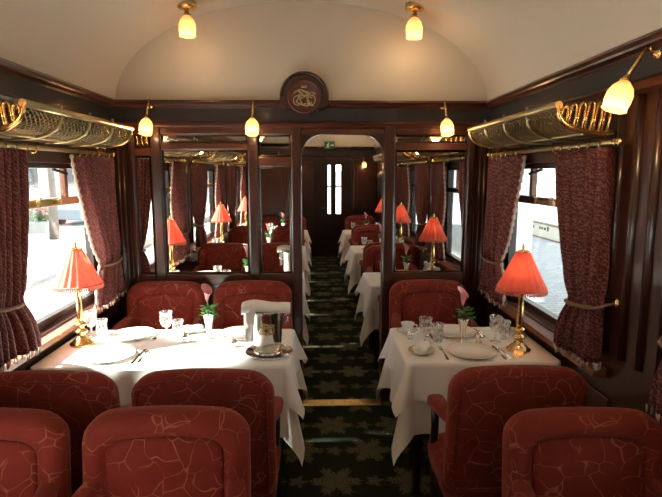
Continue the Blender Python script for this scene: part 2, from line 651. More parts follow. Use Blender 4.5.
def pane(x0, x1, z0, z1):
    # bevelled mirror plate
    e = 0.016
    yb, yf = YP + 0.018, YP + 0.008
    k = 0.015 * (x1 - x0) / 2 if x1 < 0 else 0.0           # the plates on the four-seat side sit a hair askew
    r0 = [(x0, yb, z0), (x1, yb, z0), (x1, yb, z1), (x0, yb, z1)]
    r1 = [(x0 + e, yf + k, z0 + e), (x1 - e, yf - k, z0 + e), (x1 - e, yf - k, z1 - e), (x0 + e, yf + k, z1 - e)]
    m = MB()
    m.loft([r0, r1], True, True, True, False)
    m.build('mirror_pane', 'mirror', part)
for x0, x1 in ((-1.05, -0.98), (-0.385, -0.315), (-0.085, OX0), (OX1, 0.64), (1.15, 1.20), (-1.20, -1.165)):
    post(x0, x1)
for x0, x1 in ((-1.165, -1.05), (-0.98, -0.385), (-0.315, -0.085), (0.64, 1.15)):
    rail(x0, x1, 0.89, 0.965)
    rail(x0, x1, 1.945, 2.0)
    # dado panel below
    m = MB()
    m.box(x0, x1, YP, YP + 0.022, 0.0, 0.89)
    m.build('dado_board', 'mahogany', part)
    m = MB()
    m.box(x0 + 0.03, x1 - 0.03, YP - 0.012, YP + 0.01, 0.16, 0.83)
    m.build('dado_panel', 'mahogany', part, bevel=0.010)
for x0, x1, ra, rb in ((-1.165, -1.05, 1.80, 1.85), (-0.98, -0.385, 1.84, 1.885), (-0.315, -0.085, 1.725, 1.79), (0.64, 1.15, 1.84, 1.885)):
    rail(x0, x1, ra, rb)
    pane(x0, x1, 0.965, ra)
    pane(x0, x1, rb, 1.945)
for s in (-1, 1):
    for k in range(4):
        x = s * (1.215 + 0.034 * k)
        MB().tube([(x, YP + 0.012, 0.02), (x, YP + 0.012, 1.99)], 0.013, 8).build('reed', 'mahogany', part)
    MB().box(s * 1.20, s * XW, YP + 0.005, YP + 0.022, 0, 2.0).build('side_board', 'mahogany', part)

# carved medallion with interlaced monogram
MX, MZ = 0.01, 2.188
md = empty('medallion', (MX, YP - 0.02, MZ))
md.parent = part
md['label'] = 'carved round mahogany medallion with a gilt interlaced monogram'
poly = []
for k in range(33):
    a = PI * k / 32
    poly.append((0.165 * math.cos(a), 0.165 * math.sin(a)))
poly += [(-0.165, -0.06), (-0.12, -0.085), (0.12, -0.085), (0.165, -0.06)]
MB().prism(poly, 1, -0.045, 0.03).build('backing', 'mahogany', md, bevel=0.008)
ringp = [(0.165 * math.cos(PI * k / 32), -0.047, 0.165 * math.sin(PI * k / 32)) for k in range(33)]
MB().tube([(0.155 * math.cos(PI * k / 32), -0.046, 0.155 * math.sin(PI * k / 32)) for k in range(33)], 0.011, 8).build('outer_bead', 'mahogany', md)
disc = MB()
rings = []
for r, y in ((0.112, -0.04), (0.116, -0.060), (0.108, -0.068), (0.100, -0.064), (0.094, -0.060), (0.05, -0.062), (0.001, -0.063)):
    rings.append([(r * math.cos(2 * PI * k / 36), y, r * math.sin(2 * PI * k / 36)) for k in range(36)])
disc.loft(rings).build('disc', 'carved_wood', md)
def stroke(fn, n=26, r=0.0042, amp=0.004):
    pts = []
    for k in range(n):
        x, z = fn(k / (n - 1))
        x, z = x * 1.2, z * 1.2
        pts.append((x, -0.066 - amp * math.sin(k * 0.7) * 0.5, z))
    return MB().tube(pts, r, 6)
mono = [
    lambda t: (-0.010 + 0.030 * math.sin(2 * PI * t) * (1 if t < .5 else 1.15), 0.030 - 0.075 * t),                 # S
    lambda t: (-0.036 + 0.024 * math.cos(0.7 + 4.9 * t), -0.022 + 0.026 * math.sin(0.7 + 4.9 * t)),              # left loop
    lambda t: (-0.032 + 0.006 * math.sin(5 * t), 0.036 - 0.066 * t),                                             # stem
    lambda t: (-0.028 + 0.055 * math.sin(PI * t), 0.036 - 0.036 * t),                                            # bowl
    lambda t: (-0.004 + 0.058 * t, 0.002 - 0.052 * t + 0.010 * math.sin(2 * PI * t)),                            # leg
    lambda t: (0.040 + 0.022 * math.cos(2 * PI * t), -0.020 + 0.026 * math.sin(2 * PI * t)),                     # right loop
    lambda t: (0.046 + 0.016 * math.sin(2 * PI * t), 0.022 - 0.030 * t),
    lambda t: (0.012 + 0.034 * math.cos(2.2 + 3.6 * t), -0.012 + 0.040 * math.sin(2.2 + 3.6 * t)),
    lambda t: (-0.058 + 0.100 * t, 0.016 + 0.014 * math.sin(2.2 * PI * t)),
    lambda t: (-0.012 + 0.046 * t, -0.050 + 0.010 * math.sin(PI * t)),
]
for fn in mono:
    stroke(fn).build('monogram_stroke', 'old_brass', md)
crown = MB()
crown.tube([(-0.018, -0.066, 0.058), (0.018, -0.066, 0.058)], 0.0035, 6)
for k in range(5):
    x = -0.016 + 0.008 * k
    crown.tube([(x, -0.066, 0.058), (x * 1.25, -0.066, 0.072 + 0.004 * (k % 2))], 0.0025, 6)
crown.build('crown', 'old_brass', md)

tag(MB().prism([(YP - 0.09, 0.0), (YP - 0.085, 0.008), (YP - 0.005, 0.008), (YP + 0.0, 0.0)], 0, OX0 + 0.0, OX1 - 0.0).build('threshold_strip', 'brass'),
    'flat brass threshold strip on the carpet at the archway', 'threshold')

# ------------------------------------------------------------------ rear wall and far end wall
b = MB()
b.box(-XW, 0.0, YR - 0.1, YR, 0, 2.2)
b.box(0.55, XW, YR - 0.1, YR, 0, 2.2)
b.box(0.0, 0.55, YR - 0.1, YR, 1.95, 2.2)
rear = struct(b.build('wall_rear', 'mahogany'), 'mahogany end wall behind the third row of tables')
lunette(YR - 0.02, rear)
cross_cornice(YR, 1, rear)
for x0, x1 in ((-1.30, -0.70), (-0.66, -0.06), (0.61, 1.30)):
    for z0, z1 in ((0.15, 0.85), (0.97, 1.90)):
        MB().box(x0, x1, YR, YR + 0.012, z0, z1).build('wall_panel', 'mahogany', rear, bevel=0.008)
d = MB()
d.box(0.0, 0.55, YR - 0.07, YR - 0.03, 0, 1.95)
d = struct(d.build('door_2', 'mahogany'), 'panelled mahogany door in the rear end wall')
for z0, z1 in ((0.2, 0.85), (1.0, 1.8)):
    MB().box(0.08, 0.47, YR - 0.03, YR - 0.015, z0, z1).build('door_panel', 'mahogany_rail', d, bevel=0.006)
MB().tube([(0.06, YR - 0.03, 0.95), (0.06, YR + 0.02, 0.95), (0.14, YR + 0.02, 0.95)], 0.009, 8).build('door_handle', 'brass', d)

DX0, DX1 = 0.14, 0.80
b = MB()
b.box(-XW, DX0, YF, YF + 0.1, 0, 2.2)
b.box(DX1, XW, YF, YF + 0.1, 0, 2.2)
b.box(DX0, DX1, YF, YF + 0.1, 2.0, 2.2)
far = struct(b.build('wall_far', 'dark_wood'), 'dark mahogany end wall at the far end of the car')
lunette(YF, far)
cross_cornice(YF, -1, far)
for x0, x1 in ((-1.30, -0.72), (-0.68, 0.06), (0.86, 1.30)):
    for z0, z1 in ((0.15, 0.85), (0.97, 1.90)):
        MB().box(x0, x1, YF - 0.012, YF, z0, z1).build('wall_panel', 'mahogany', far, bevel=0.008)
d = MB()
for bx in ((DX0, 0.335, 0, 2.0), (0.60, DX1, 0, 2.0), (0.335, 0.60, 0, 0.86), (0.335, 0.60, 1.84, 2.0), (0.395, 0.50, 0.86, 1.84)):
    d.box(bx[0], bx[1], YF + 0.03, YF + 0.07, bx[2], bx[3])
d = struct(d.build('door_1', 'dark_wood'), 'dark door with two tall glass panes in the far end wall')
for x0, x1 in ((0.335, 0.395), (0.50, 0.60)):
    MB().box(x0, x1, YF + 0.045, YF + 0.051, 0.86, 1.84).build('pane', 'window_glass', d)
    MB().box(x0, x1, YF + 0.035, YF + 0.065, 1.40, 1.43).build('glazing_bar', 'dark_wood', d)
MB().tube([(0.20, YF + 0.03, 0.98), (0.20, YF - 0.03, 0.98), (0.28, YF - 0.03, 0.98)], 0.009, 8).build('door_handle', 'brass', d)

ex = empty('exit_sign', (0.37, YF - 0.06, 2.22))
ex.scale = (0.85, 1, 0.9)
tag(ex, 'small green emergency exit sign with white running figure above the far door', 'sign')
MB().box(-0.12, 0.12, -0.03, 0.06, -0.085, 0.085).build('panel', 'exit_green', ex, bevel=0.004)
g = MB()
def bar2(g, x0, z0, x1, z1, w):
    dx, dz = x1 - x0, z1 - z0
    l = math.hypot(dx, dz)
    nx, nz = -dz / l * w / 2, dx / l * w / 2
    g.prism([(x0 + nx, z0 + nz), (x1 + nx, z1 + nz), (x1 - nx, z1 - nz), (x0 - nx, z0 - nz)], 1, -0.034, -0.029)
for seg in ((-0.035, 0.025, -0.045, -0.015, 0.022), (-0.045, -0.015, -0.015, -0.03, 0.014), (-0.015, -0.03, -0.02, -0.062, 0.013), (-0.045, -0.015, -0.06, -0.045, 0.014), (-0.06, -0.045, -0.09, -0.05, 0.013), (-0.035, 0.02, -0.005, 0.0, 0.011), (-0.04, 0.02, -0.075, 0.005, 0.011)):
    bar2(g, *seg)
g.prism([(-0.025 + 0.014 * math.cos(2 * PI * k / 12), 0.048 + 0.014 * math.sin(2 * PI * k / 12)) for k in range(12)], 1, -0.034, -0.029)
g.build('running_figure', 'sign_white', ex)
g = MB()
bar2(g, 0.02, 0.0, 0.07, 0.0, 0.014)
g.prism([(0.062, 0.026), (0.10, 0.0), (0.062, -0.026)], 1, -0.034, -0.029)
g.build('arrow', 'sign_white', ex)
MB().box(-0.012, 0.012, -0.005, 0.06, -0.13, -0.08).build('bracket', 'iron', ex)

# ------------------------------------------------------------------ windows
wn = 1
for s, nm, side in SIDES:
    for c, ph in zip(WIN, WPHR):
        root = empty('window_%d' % wn, (0, c, 0))
        wn += 1
        struct(root, 'train window with hopper panes, %s side, %s' % (side, ph))
        xi, xo = s * (XG - 0.025), s * (XG + 0.025)
        f = MB()
        f.box(xi, xo, -WH, -WH + 0.045, WZ0, WZ1)
        f.box(xi, xo, WH - 0.045, WH, WZ0, WZ1)
        f.box(xi, xo, -WH + 0.045, WH - 0.045, WZ0, WZ0 + 0.04)
        f.box(xi, xo, -WH + 0.045, WH - 0.045, WZ1 - 0.03, WZ1)
        f.build('frame', 'dark_wood', root, bevel=0.004)
        MB().box(s * (XG - 0.03), s * (XG + 0.02), -WH + 0.045, WH - 0.045, 1.495, 1.54).build('transom_bar', 'old_brass' if s < 0 else 'mahogany_long', root, bevel=0.005)
        for yy in (-0.31, 0.31):
            MB().box(s * (XG - 0.02), s * (XG + 0.015), yy - 0.018, yy + 0.018, 1.54, WZ1 - 0.03).build('mullion', 'sill_wood', root, bevel=0.004)
        for y0, y1 in ((-WH + 0.045, -0.328), (-0.292, 0.292), (0.328, WH - 0.045)):
            MB().box(s * (XG - 0.002), s * (XG + 0.002), y0, y1, 1.54, WZ1 - 0.03).build('hopper_pane', 'window_glass', root)
        MB().box(s * (XG - 0.003), s * (XG + 0.003), -WH + 0.045, WH - 0.045, WZ0 + 0.04, 1.495).build('pane', 'window_glass', root)
        MB().prism([(s * (XG - 0.02), WZ0 + 0.002), (s * 1.325, WZ0 - 0.012), (s * 1.285, WZ0 - 0.02), (s * 1.28, WZ0 - 0.045), (s * XW, WZ0 - 0.05), (s * (XG - 0.02), WZ0 - 0.03)], 1, -WH - 0.08, WH + 0.08).build('sill', 'sill_wood', root)
        for yy in (-0.1, 0.13):
            l = MB()
            l.box(s * (XG - 0.06), s * (XG - 0.03), yy - 0.02, yy + 0.02, 1.505, 1.53)
            l.tube([(s * (XG - 0.05), yy, 1.53), (s * (XG - 0.075), yy, 1.55)], 0.006, 6)
            l.build('latch', 'brass', root)
        l = MB()
        l.tube([(s * (XG - 0.02), 0.16, WZ1 - 0.035), (s * (XG - 0.06), 0.24, WZ1 - 0.06)], 0.009, 6)
        l.build('stay_arm', 'iron', root)

# ------------------------------------------------------------------ curtains, rods
ZROD = 1.79
def curtain_mesh(s, e):
    """s = side, e = +1 curtain gathered at the partition-ward (high y) end, -1 at the low y end"""
    root = empty('curtain')
    nu, nv = 56, 30
    def pt(u, v, off=0.0):
        z = ZROD - 0.005 - v * (ZROD - 0.005 - 0.87)
        tie = (ZROD - 1.10) / (ZROD - 0.87)
        tw = 0.49 if (s > 0 or e > 0) else 0.45
        if v < tie:
            q = v / tie
            q = q * q * (3 - 2 * q) * 0.55 + 0.45 * q ** 2.2
            op0 = 0.20 if e > 0 else (0.30 if s > 0 else 0.35)
            jam, opn = 0.745 - 0.02 * q, op0 + (tw - op0) * q
        else:
            q = (v - tie) / (1 - tie)
            q2 = math.sin(q * PI / 2)
            jam, opn = 0.725 + 0.02 * q2, tw - 0.13 * q2
        y = jam + (opn - jam) * u
        wd = abs(jam - opn)
        pinch = 1 - 0.45 * math.exp(-((v - tie) / 0.06) ** 2)
        amp = (0.030 + 0.010 * (0.5 - min(wd, 0.5))) * pinch
        ph = 2 * PI * (6.2 * u + 0.25 * math.sin(3 * v + e))
        x = 1.287 + amp * math.sin(ph) + 0.008 * math.sin(2 * PI * 1.7 * u + 4 * v) * (0.5 + v) - 0.006 * v
        if v > tie:
            z -= 0.03 * u * q
        return (s * (x + off), e * y, z)
    b = MB()
    b.loft([[pt(i / nu, j / nv) for i in range(nu + 1)] for j in range(nv + 1)], closed=False)
    o = dr = b.build('drape', 'brocade', root)
    md = o.modifiers.new('solid', 'SOLIDIFY')
    md.thickness = 0.004
    # pale braid on the open edge and a fringe on the hem
    tr = MB()
    tr.tube([pt(0.99, j / 60) for j in range(61)], [0.010 + 0.004 * math.sin(j * 2.1) for j in range(61)], 6)
    tr.build('braid', 'fringe_pale', dr)
    fr = MB()
    for i in range(0, 57):
        x, y, z = pt(i / 56, 1.0)
        fr.tube([(x, y, z + 0.006), (x, y, z - 0.022 - 0.006 * (i % 2))], [0.005, 0.0035], 5)
    fr.build('fringe', 'fringe_pale', dr)
    # rope tieback
    tie = (ZROD - 1.10) / (ZROD - 0.87)
    zt = 1.10
    rp = MB()
    loop = []
    for k in range(20):
        a = 2 * PI * k / 20
        loop.append((s * (1.278 + 0.050 * math.cos(a)), e * (0.615 + 0.122 * math.sin(a)), zt + 0.012 * math.sin(a)))
    rp.tube(loop, [0.0085 + 0.002 * (k % 2) for k in range(20)], 7, closed=True)
    rp.tube([(s * 1.26, e * 0.735, zt + 0.01), (s * 1.30, e * 0.76, zt + 0.03), (s * (XW + 0.005), e * 0.765, zt + 0.04)], 0.007, 6)
    rp.build('tieback', 'cord', root)
    hk = MB()
    hk.lathe([(0.004, 0), (0.022, 0.0), (0.022, 0.006), (0.010, 0.012), (0.004, 0.014)], 12, caps=True)
    h = hk.build('hook_rose', 'brass', root)
    h.location = (s * (XW + 0.002), e * 0.765, zt + 0.04)
    h.rotation_euler = (0, -s * PI / 2, 0)
    return root
CURT = {(s, e): Proto(curtain_mesh(s, e)) for s in (-1, 1) for e in (-1, 1)}
def rod_mesh(s):
    root = empty('curtain_rod')
    x = s * 1.287
    MB().tube([(x, -0.76, ZROD + 0.012), (x, 0.76, ZROD + 0.012)], 0.011, 10).build('rod', 'old_brass', root)
    for e in (-1, 1):
        f = MB()
        prof = [(0.011, 0), (0.018, 0.005), (0.018, 0.012), (0.009, 0.018), (0.020, 0.032), (0.014, 0.046), (0.003, 0.052)]
        f.lathe(prof, 12, caps=True)
        o = f.build('finial', 'brass', root)
        o.location = (x, e * 0.755, ZROD + 0.012)
        o.rotation_euler = (-e * PI / 2, 0, 0)
        k = MB()
        k.tube([(x, e * 0.70, ZROD + 0.012), (s * (XW + 0.01), e * 0.70, ZROD + 0.02)], 0.009, 8)
        k.build('bracket', 'brass', root)
        for q in range(6):
            yy = e * (0.24 + q * 0.085)
            ring = [(x + 0.019 * math.cos(2 * PI * k / 12), yy + 0.003 * math.sin(2 * PI * k / 12), ZROD + 0.006 + 0.019 * math.sin(2 * PI * k / 12)) for k in range(12)]
            MB().tube(ring, 0.0035, 6, closed=True).build('ring', 'brass', root)
    return root
RODS = {s: Proto(rod_mesh(s)) for s in (-1, 1)}

# ------------------------------------------------------------------ luggage racks
RL = 0.60
def rack_mesh(s):
    root = empty('luggage_rack')
    prof = [(1.075, 1.950), (1.080, 1.915), (1.100, 1.885), (1.140, 1.862), (1.195, 1.848), (1.250, 1.842), (1.335, 1.842)]
    def P(q, y, off=0.0):
        q = max(0, min(1, q)) * (len(prof) - 1)
        i = min(int(q), len(prof) - 2)
        t = q - i
        a, b = prof[i], prof[i + 1]
        return (s * (a[0] + (b[0] - a[0]) * t), y, a[1] + (b[1] - a[1]) * t - off)
    MB().tube([(s * 1.075, -RL - 0.02, 1.955), (s * 1.075, RL + 0.02, 1.955)], 0.016, 10).build('front_rail', 'old_brass', root)
    MB().tube([(s * 1.310, -RL, 1.846), (s * 1.310, RL, 1.846)], 0.012, 8).build('back_rail', 'old_brass', root)
    MB().tube([(s * 1.200, -RL, 1.842), (s * 1.200, RL, 1.842)], 0.007, 8).build('middle_rail', 'old_brass', root)
    for y in (-0.30, 0.0, 0.30):
        MB().tube([P(q / 12, y, 0.006) for q in range(13)], 0.009, 7).build('rib', 'old_brass', root)
        k = MB()
        k.tube([(s * 1.075, y, 1.955), (s * 1.070, y, 1.985)], [0.010, 0.006], 7)
        k.build('knob', 'old_brass', root)
    net = MB()
    cell = 0.036
    arc = 0.30
    n = int((2 * RL + arc) / cell)
    for sg in (1, -1):
        for k in range(n + 1):
            pts = []
            for q in range(13):
                y = -RL - arc + k * cell + arc * q / 12
                y = y if sg > 0 else -y
                if -RL <= y <= RL:
                    pts.append(P(q / 12, y))
            if len(pts) > 1:
                net.tube(pts, 0.0030, 4, caps=False, smooth=False)
    net.build('netting', 'net_brass', root, kind='stuff')
    # pierced end brackets: curved lower rim and upright tongues
    for e in (-1, 1):
        y = e * (RL + 0.012)
        MB().tube([P(q / 16, y, 0.0) for q in range(17)], [0.013 - 0.004 * abs(q - 8) / 8 for q in range(17)], 8).build('end_rim', 'brass', root)
        for k in range(6):
            x0 = 1.098 + k * 0.036
            # tongue: an inverted U standing on the rim
            q = [p for p in prof]
            def zr(x):
                for (xa, za), (xb, zb) in zip(prof[:-1], prof[1:]):
                    if xa <= x <= xb:
                        return za + (zb - za) * (x - xa) / (xb - xa)
                return 1.842
            h = 1.952 + 0.010 * k - 0.0012 * k * k
            pts = []
            for (dx, z) in ((-0.013, zr(x0 - 0.013)), (-0.014, (zr(x0) + h) / 2), (-0.011, h - 0.012), (0.0, h), (0.011, h - 0.012), (0.014, (zr(x0) + h) / 2 - 0.004), (0.013, zr(x0 + 0.013))):
                pts.append((s * (x0 + dx + 0.012 * (z - 1.88) / 0.08), y, z))
            MB().tube(pts, 0.0078, 7).build('end_tongue', 'brass', root)
    return root
RACKS = {s: Proto(rack_mesh(s)) for s in (-1, 1)}
for s, nm, side in SIDES:
    for c, ph in zip(WIN, WPHR):
        if ph.endswith('archway'):
            ends = {-1: 'end nearer the archway', 1: 'end farther from the archway'}
        else:
            ends = {1: 'end nearer the partition', -1: 'end farther from the partition'}
        for e in (-1, 1):
            CURT[(s, e)].place((0, c, 0), 0, 'red brocade tied curtain, %s, %s-side window %s' % (ends[e], side, ph), 'curtain', 'brocade curtains')
        RODS[s].place((0, c, 0), 0, 'brass curtain rod with rings over %s-side window %s' % (side, ph), 'curtain rod', 'curtain rods')
        RACKS[s].place((0, c - 0.08, 0), 0, 'brass netted luggage rack above %s-side window %s' % (side, ph), 'luggage rack', 'luggage racks')

# ------------------------------------------------------------------ lamps
def point(parent, loc, watts, col, r=0.02):
    ld = bpy.data.lights.new('bulb_light', 'POINT')
    ld.energy = watts
    ld.color = col
    ld.shadow_soft_size = r
    o = bpy.data.objects.new('bulb_light', ld)
    COL.objects.link(o)
    o.parent = parent
    o.location = loc
    return o
WARM = (1.0, 0.66, 0.34)
def tulip(root, o, tilt=0.0):
    """frosted tulip shade hanging mouth-down with its neck at o"""
    m = MB()
    prof = [(0.014, 0.0), (0.022, -0.010), (0.040, -0.030), (0.050, -0.060), (0.050, -0.095), (0.046, -0.118), (0.049, -0.130)]
    m.lathe(prof, 24, mod=lambda k, z: 1 + (0.05 * math.cos(k * 2 * PI / 4) if z < -0.02 else 0))
    sh = m.build('shade', 'frosted_amber', root)
    bl = MB()
    bl.lathe([(0.004, -0.04), (0.016, -0.055), (0.021, -0.075), (0.016, -0.093), (0.004, -0.100)], 12, caps=True)
    bu = bl.build('bulb', 'bulb', root)
    ga = MB()
    ga.lathe([(0.006, 0.022), (0.014, 0.018), (0.016, 0.004), (0.024, 0.0), (0.024, -0.008), (0.012, -0.010)], 14, caps=True)
    gl = ga.build('gallery', 'brass', root)
    for q in (sh, bu, gl):
        q.location = o
        q.rotation_euler = (tilt, 0, 0)
def sconce_mesh():
    """wall at local y=0, lamp leans out towards -y"""
    root = empty('wall_sconce')
    rs = MB().lathe([(0.004, 0.018), (0.014, 0.016), (0.020, 0.008), (0.030, 0.004), (0.030, 0.0)], 16, caps=True).build('wall_rose', 'brass', root)
    rs.rotation_euler = (PI / 2, 0, 0)
    MB().tube([(0, -0.012, 0.0), (0, -0.030, 0.012), (0, -0.036, 0.035)], 0.006, 8).build('elbow', 'brass', root)
    MB().tube([(0, -0.034, 0.040), (0, -0.120, -0.095)], [0.008, 0.010], 8).build('arm', 'brass', root)
    tulip(root, (0, -0.126, -0.110), -0.34)
    return root
SC = Proto(sconce_mesh())
SC.root.scale = (0.86, 0.86, 0.86)
def put_sconce(loc, rz, label, watts):
    o = SC.place(loc, rz, label, 'wall lamp', 'tulip wall sconces')
    point(o, (0, -0.170, -0.235), watts, WARM, 0.03)
SW = 1.3
for x, ph in ((-1.03, 'above the narrow mirror near the four-seat window'), (-0.335, 'above the mirror post beside the archway'), (0.965, 'above the two-seat side mirror')):
    put_sconce((x, YP - 0.018, 2.135), 0, 'lit amber tulip sconce on partition frieze %s' % ph, SW)
for y, ph in ((1.9, 'between the first and second windows from the partition'), (0.0, 'between the second and third windows from the partition'), (5.55, 'between the first and second windows past the archway'), (7.45, 'between the second and third windows past the archway')):
    for s, nm, side in SIDES:
        put_sconce((s * 1.305, y, 2.105), s * PI / 2 * -1, 'lit amber tulip sconce, %s side, %s' % (side, ph), SW)
for x, ph in ((-0.25, 'four-seat side of the far end wall'), (1.05, 'two-seat side of the far end wall')):
    put_sconce((x, YF - 0.018, 2.0), 0, 'lit amber tulip sconce on the %s' % ph, 1.0)
put_sconce((-0.75, YR + 0.018, 2.095), PI, 'lit amber tulip sconce on the rear end wall', SW)

def ceiling_lamp_mesh():
    root = empty('ceiling_lamp')
    MB().lathe([(0.06, 0.03), (0.060, 0.0), (0.052, -0.010), (0.030, -0.018), (0.012, -0.022), (0.010, -0.040)], 20, caps=True).build('ceiling_rose', 'brass', root)
    tulip(root, (0, 0, -0.045))
    return root
CL = Proto(ceiling_lamp_mesh())
for y, ph in ((3.40, 'close to the mirrored partition'), (1.45, 'over the second row from the partition'), (-0.5, 'over the third row from the partition'), (5.6, 'over the second row past the archway'), (7.8, 'over the third row past the archway'), (9.9, 'close to the far end wall')):
    for s, nm, side in SIDES:
        z = ZC + RISE * math.sqrt(1 - (0.72 / XC) ** 2)
        o = CL.place((s * 0.705, y, z - 0.012), 0, 'frosted tulip ceiling lamp, %s side, %s' % (side, ph), 'ceiling lamp', 'tulip ceiling lamps')
        point(o, (0, 0, -0.19), 1.3 if y < YP else 3.5, WARM, 0.03)

def table_lamp_mesh():
    root = empty('table_lamp')
    base = MB().lathe([(0.0, 0.0), (0.062, 0.0), (0.064, 0.010), (0.050, 0.016), (0.046, 0.026), (0.030, 0.036), (0.020, 0.052), (0.018, 0.062), (0.032, 0.070), (0.034, 0.078), (0.020, 0.086), (0.015, 0.10), (0.028, 0.112), (0.028, 0.12), (0.016, 0.128)], 24, caps=True)
    base.build('base', 'brass', root)
    MB().lathe([(0.016, 0.126), (0.019, 0.15), (0.016, 0.24), (0.013, 0.30), (0.020, 0.308), (0.020, 0.316), (0.010, 0.324), (0.008, 0.36), (0.005, 0.38), (0.005, 0.54)], 16, caps=True).build('column', 'brass', root)
    n = 72
    sh = MB()
    prof = [(0.030, 0.535), (0.034, 0.530), (0.075, 0.440), (0.105, 0.375), (0.124, 0.340)]
    sh.lathe(prof, n, mod=lambda k, z: 1 + 0.055 * math.cos(k * 2 * PI / 4))
    sh = sh.build('shade', 'shade_silk', root)
    MB().tube([(0.125 * math.cos(2 * PI * k / 48), 0.125 * math.sin(2 * PI * k / 48), 0.340) for k in range(48)], [0.0045 + 0.001 * (k % 2) for k in range(48)], 6, closed=True).build('shade_braid', 'fringe_red', sh)
    fr = MB()
    for k in range(72):
        a = 2 * PI * k / 72
        fr.tube([(0.125 * math.cos(a), 0.125 * math.sin(a), 0.338), (0.127 * math.cos(a), 0.127 * math.sin(a), 0.318 + 0.003 * (k % 2))], [0.004, 0.0045], 4, smooth=False)
    fr.build('fringe', 'fringe_red', sh)
    MB().tube([(0.032 * math.cos(2 * PI * k / 24), 0.032 * math.sin(2 * PI * k / 24), 0.535) for k in range(24)], 0.004, 6, closed=True).build('top_ring', 'brass', sh)
    MB().lathe([(0.004, 0.536), (0.012, 0.540), (0.006, 0.548), (0.009, 0.558), (0.004, 0.572), (0.001, 0.578)], 12, caps=True).build('finial', 'brass', root)
    MB().lathe([(0.004, 0.395), (0.013, 0.405), (0.018, 0.425), (0.012, 0.450), (0.003, 0.465)], 12, (0.018, 0, 0), caps=True).build('bulb', 'bulb_soft', root)
    return root
TL = Proto(table_lamp_mesh())

# ------------------------------------------------------------------ chairs
def rr_outline(inset, w=0.27, z0=0.40, z1=0.942, rt_=0.098, rb=0.05):
    """rounded outline of the backrest, n points, front view (x,z)"""
    x = w - inset
    a, b = z0 + inset, z1 - inset
    R1, R2 = max(0.055, rt_ - inset), max(0.01, rb - inset)
    pts = []
    crown = 0.018
    def arc(cx, cz, r, a0, a1, n):
        for k in range(n + 1):
            t = a0 + (a1 - a0) * k / n
            pts.append((cx + r * math.cos(t), cz + r * math.sin(t)))
    arc(x - R2, a + R2, R2, -PI / 2, 0, 5)
    arc(x - R1, b - R1, R1, 0, PI / 2, 10)
    for k in range(1, 8):
        q = x - R1 - 2 * (x - R1) * k / 8
        pts.append((q, b))
    arc(-x + R1, b - R1, R1, PI / 2, PI, 10)
    arc(-x + R2, a + R2, R2, PI, 1.5 * PI, 5)
    out = []
    for px, pz in pts:
        wz = max(0.0, min(1.0, (pz - (b - R1)) / R1))
        out.append((px, pz - crown * wz * (px / x) ** 2))
    # even spacing
    n = 84
    seg = [math.dist(out[k], out[(k + 1) % len(out)]) for k in range(len(out))]
    tot = sum(seg)
    res, k, acc = [], 0, 0.0
    for j in range(n):
        d = tot * j / n
        while acc + seg[k] < d:
            acc += seg[k]
            k += 1
        q = (d - acc) / seg[k] if seg[k] else 0
        a_, b_ = out[k], out[(k + 1) % len(out)]
        res.append((a_[0] + (b_[0] - a_[0]) * q, a_[1] + (b_[1] - a_[1]) * q))
    return res
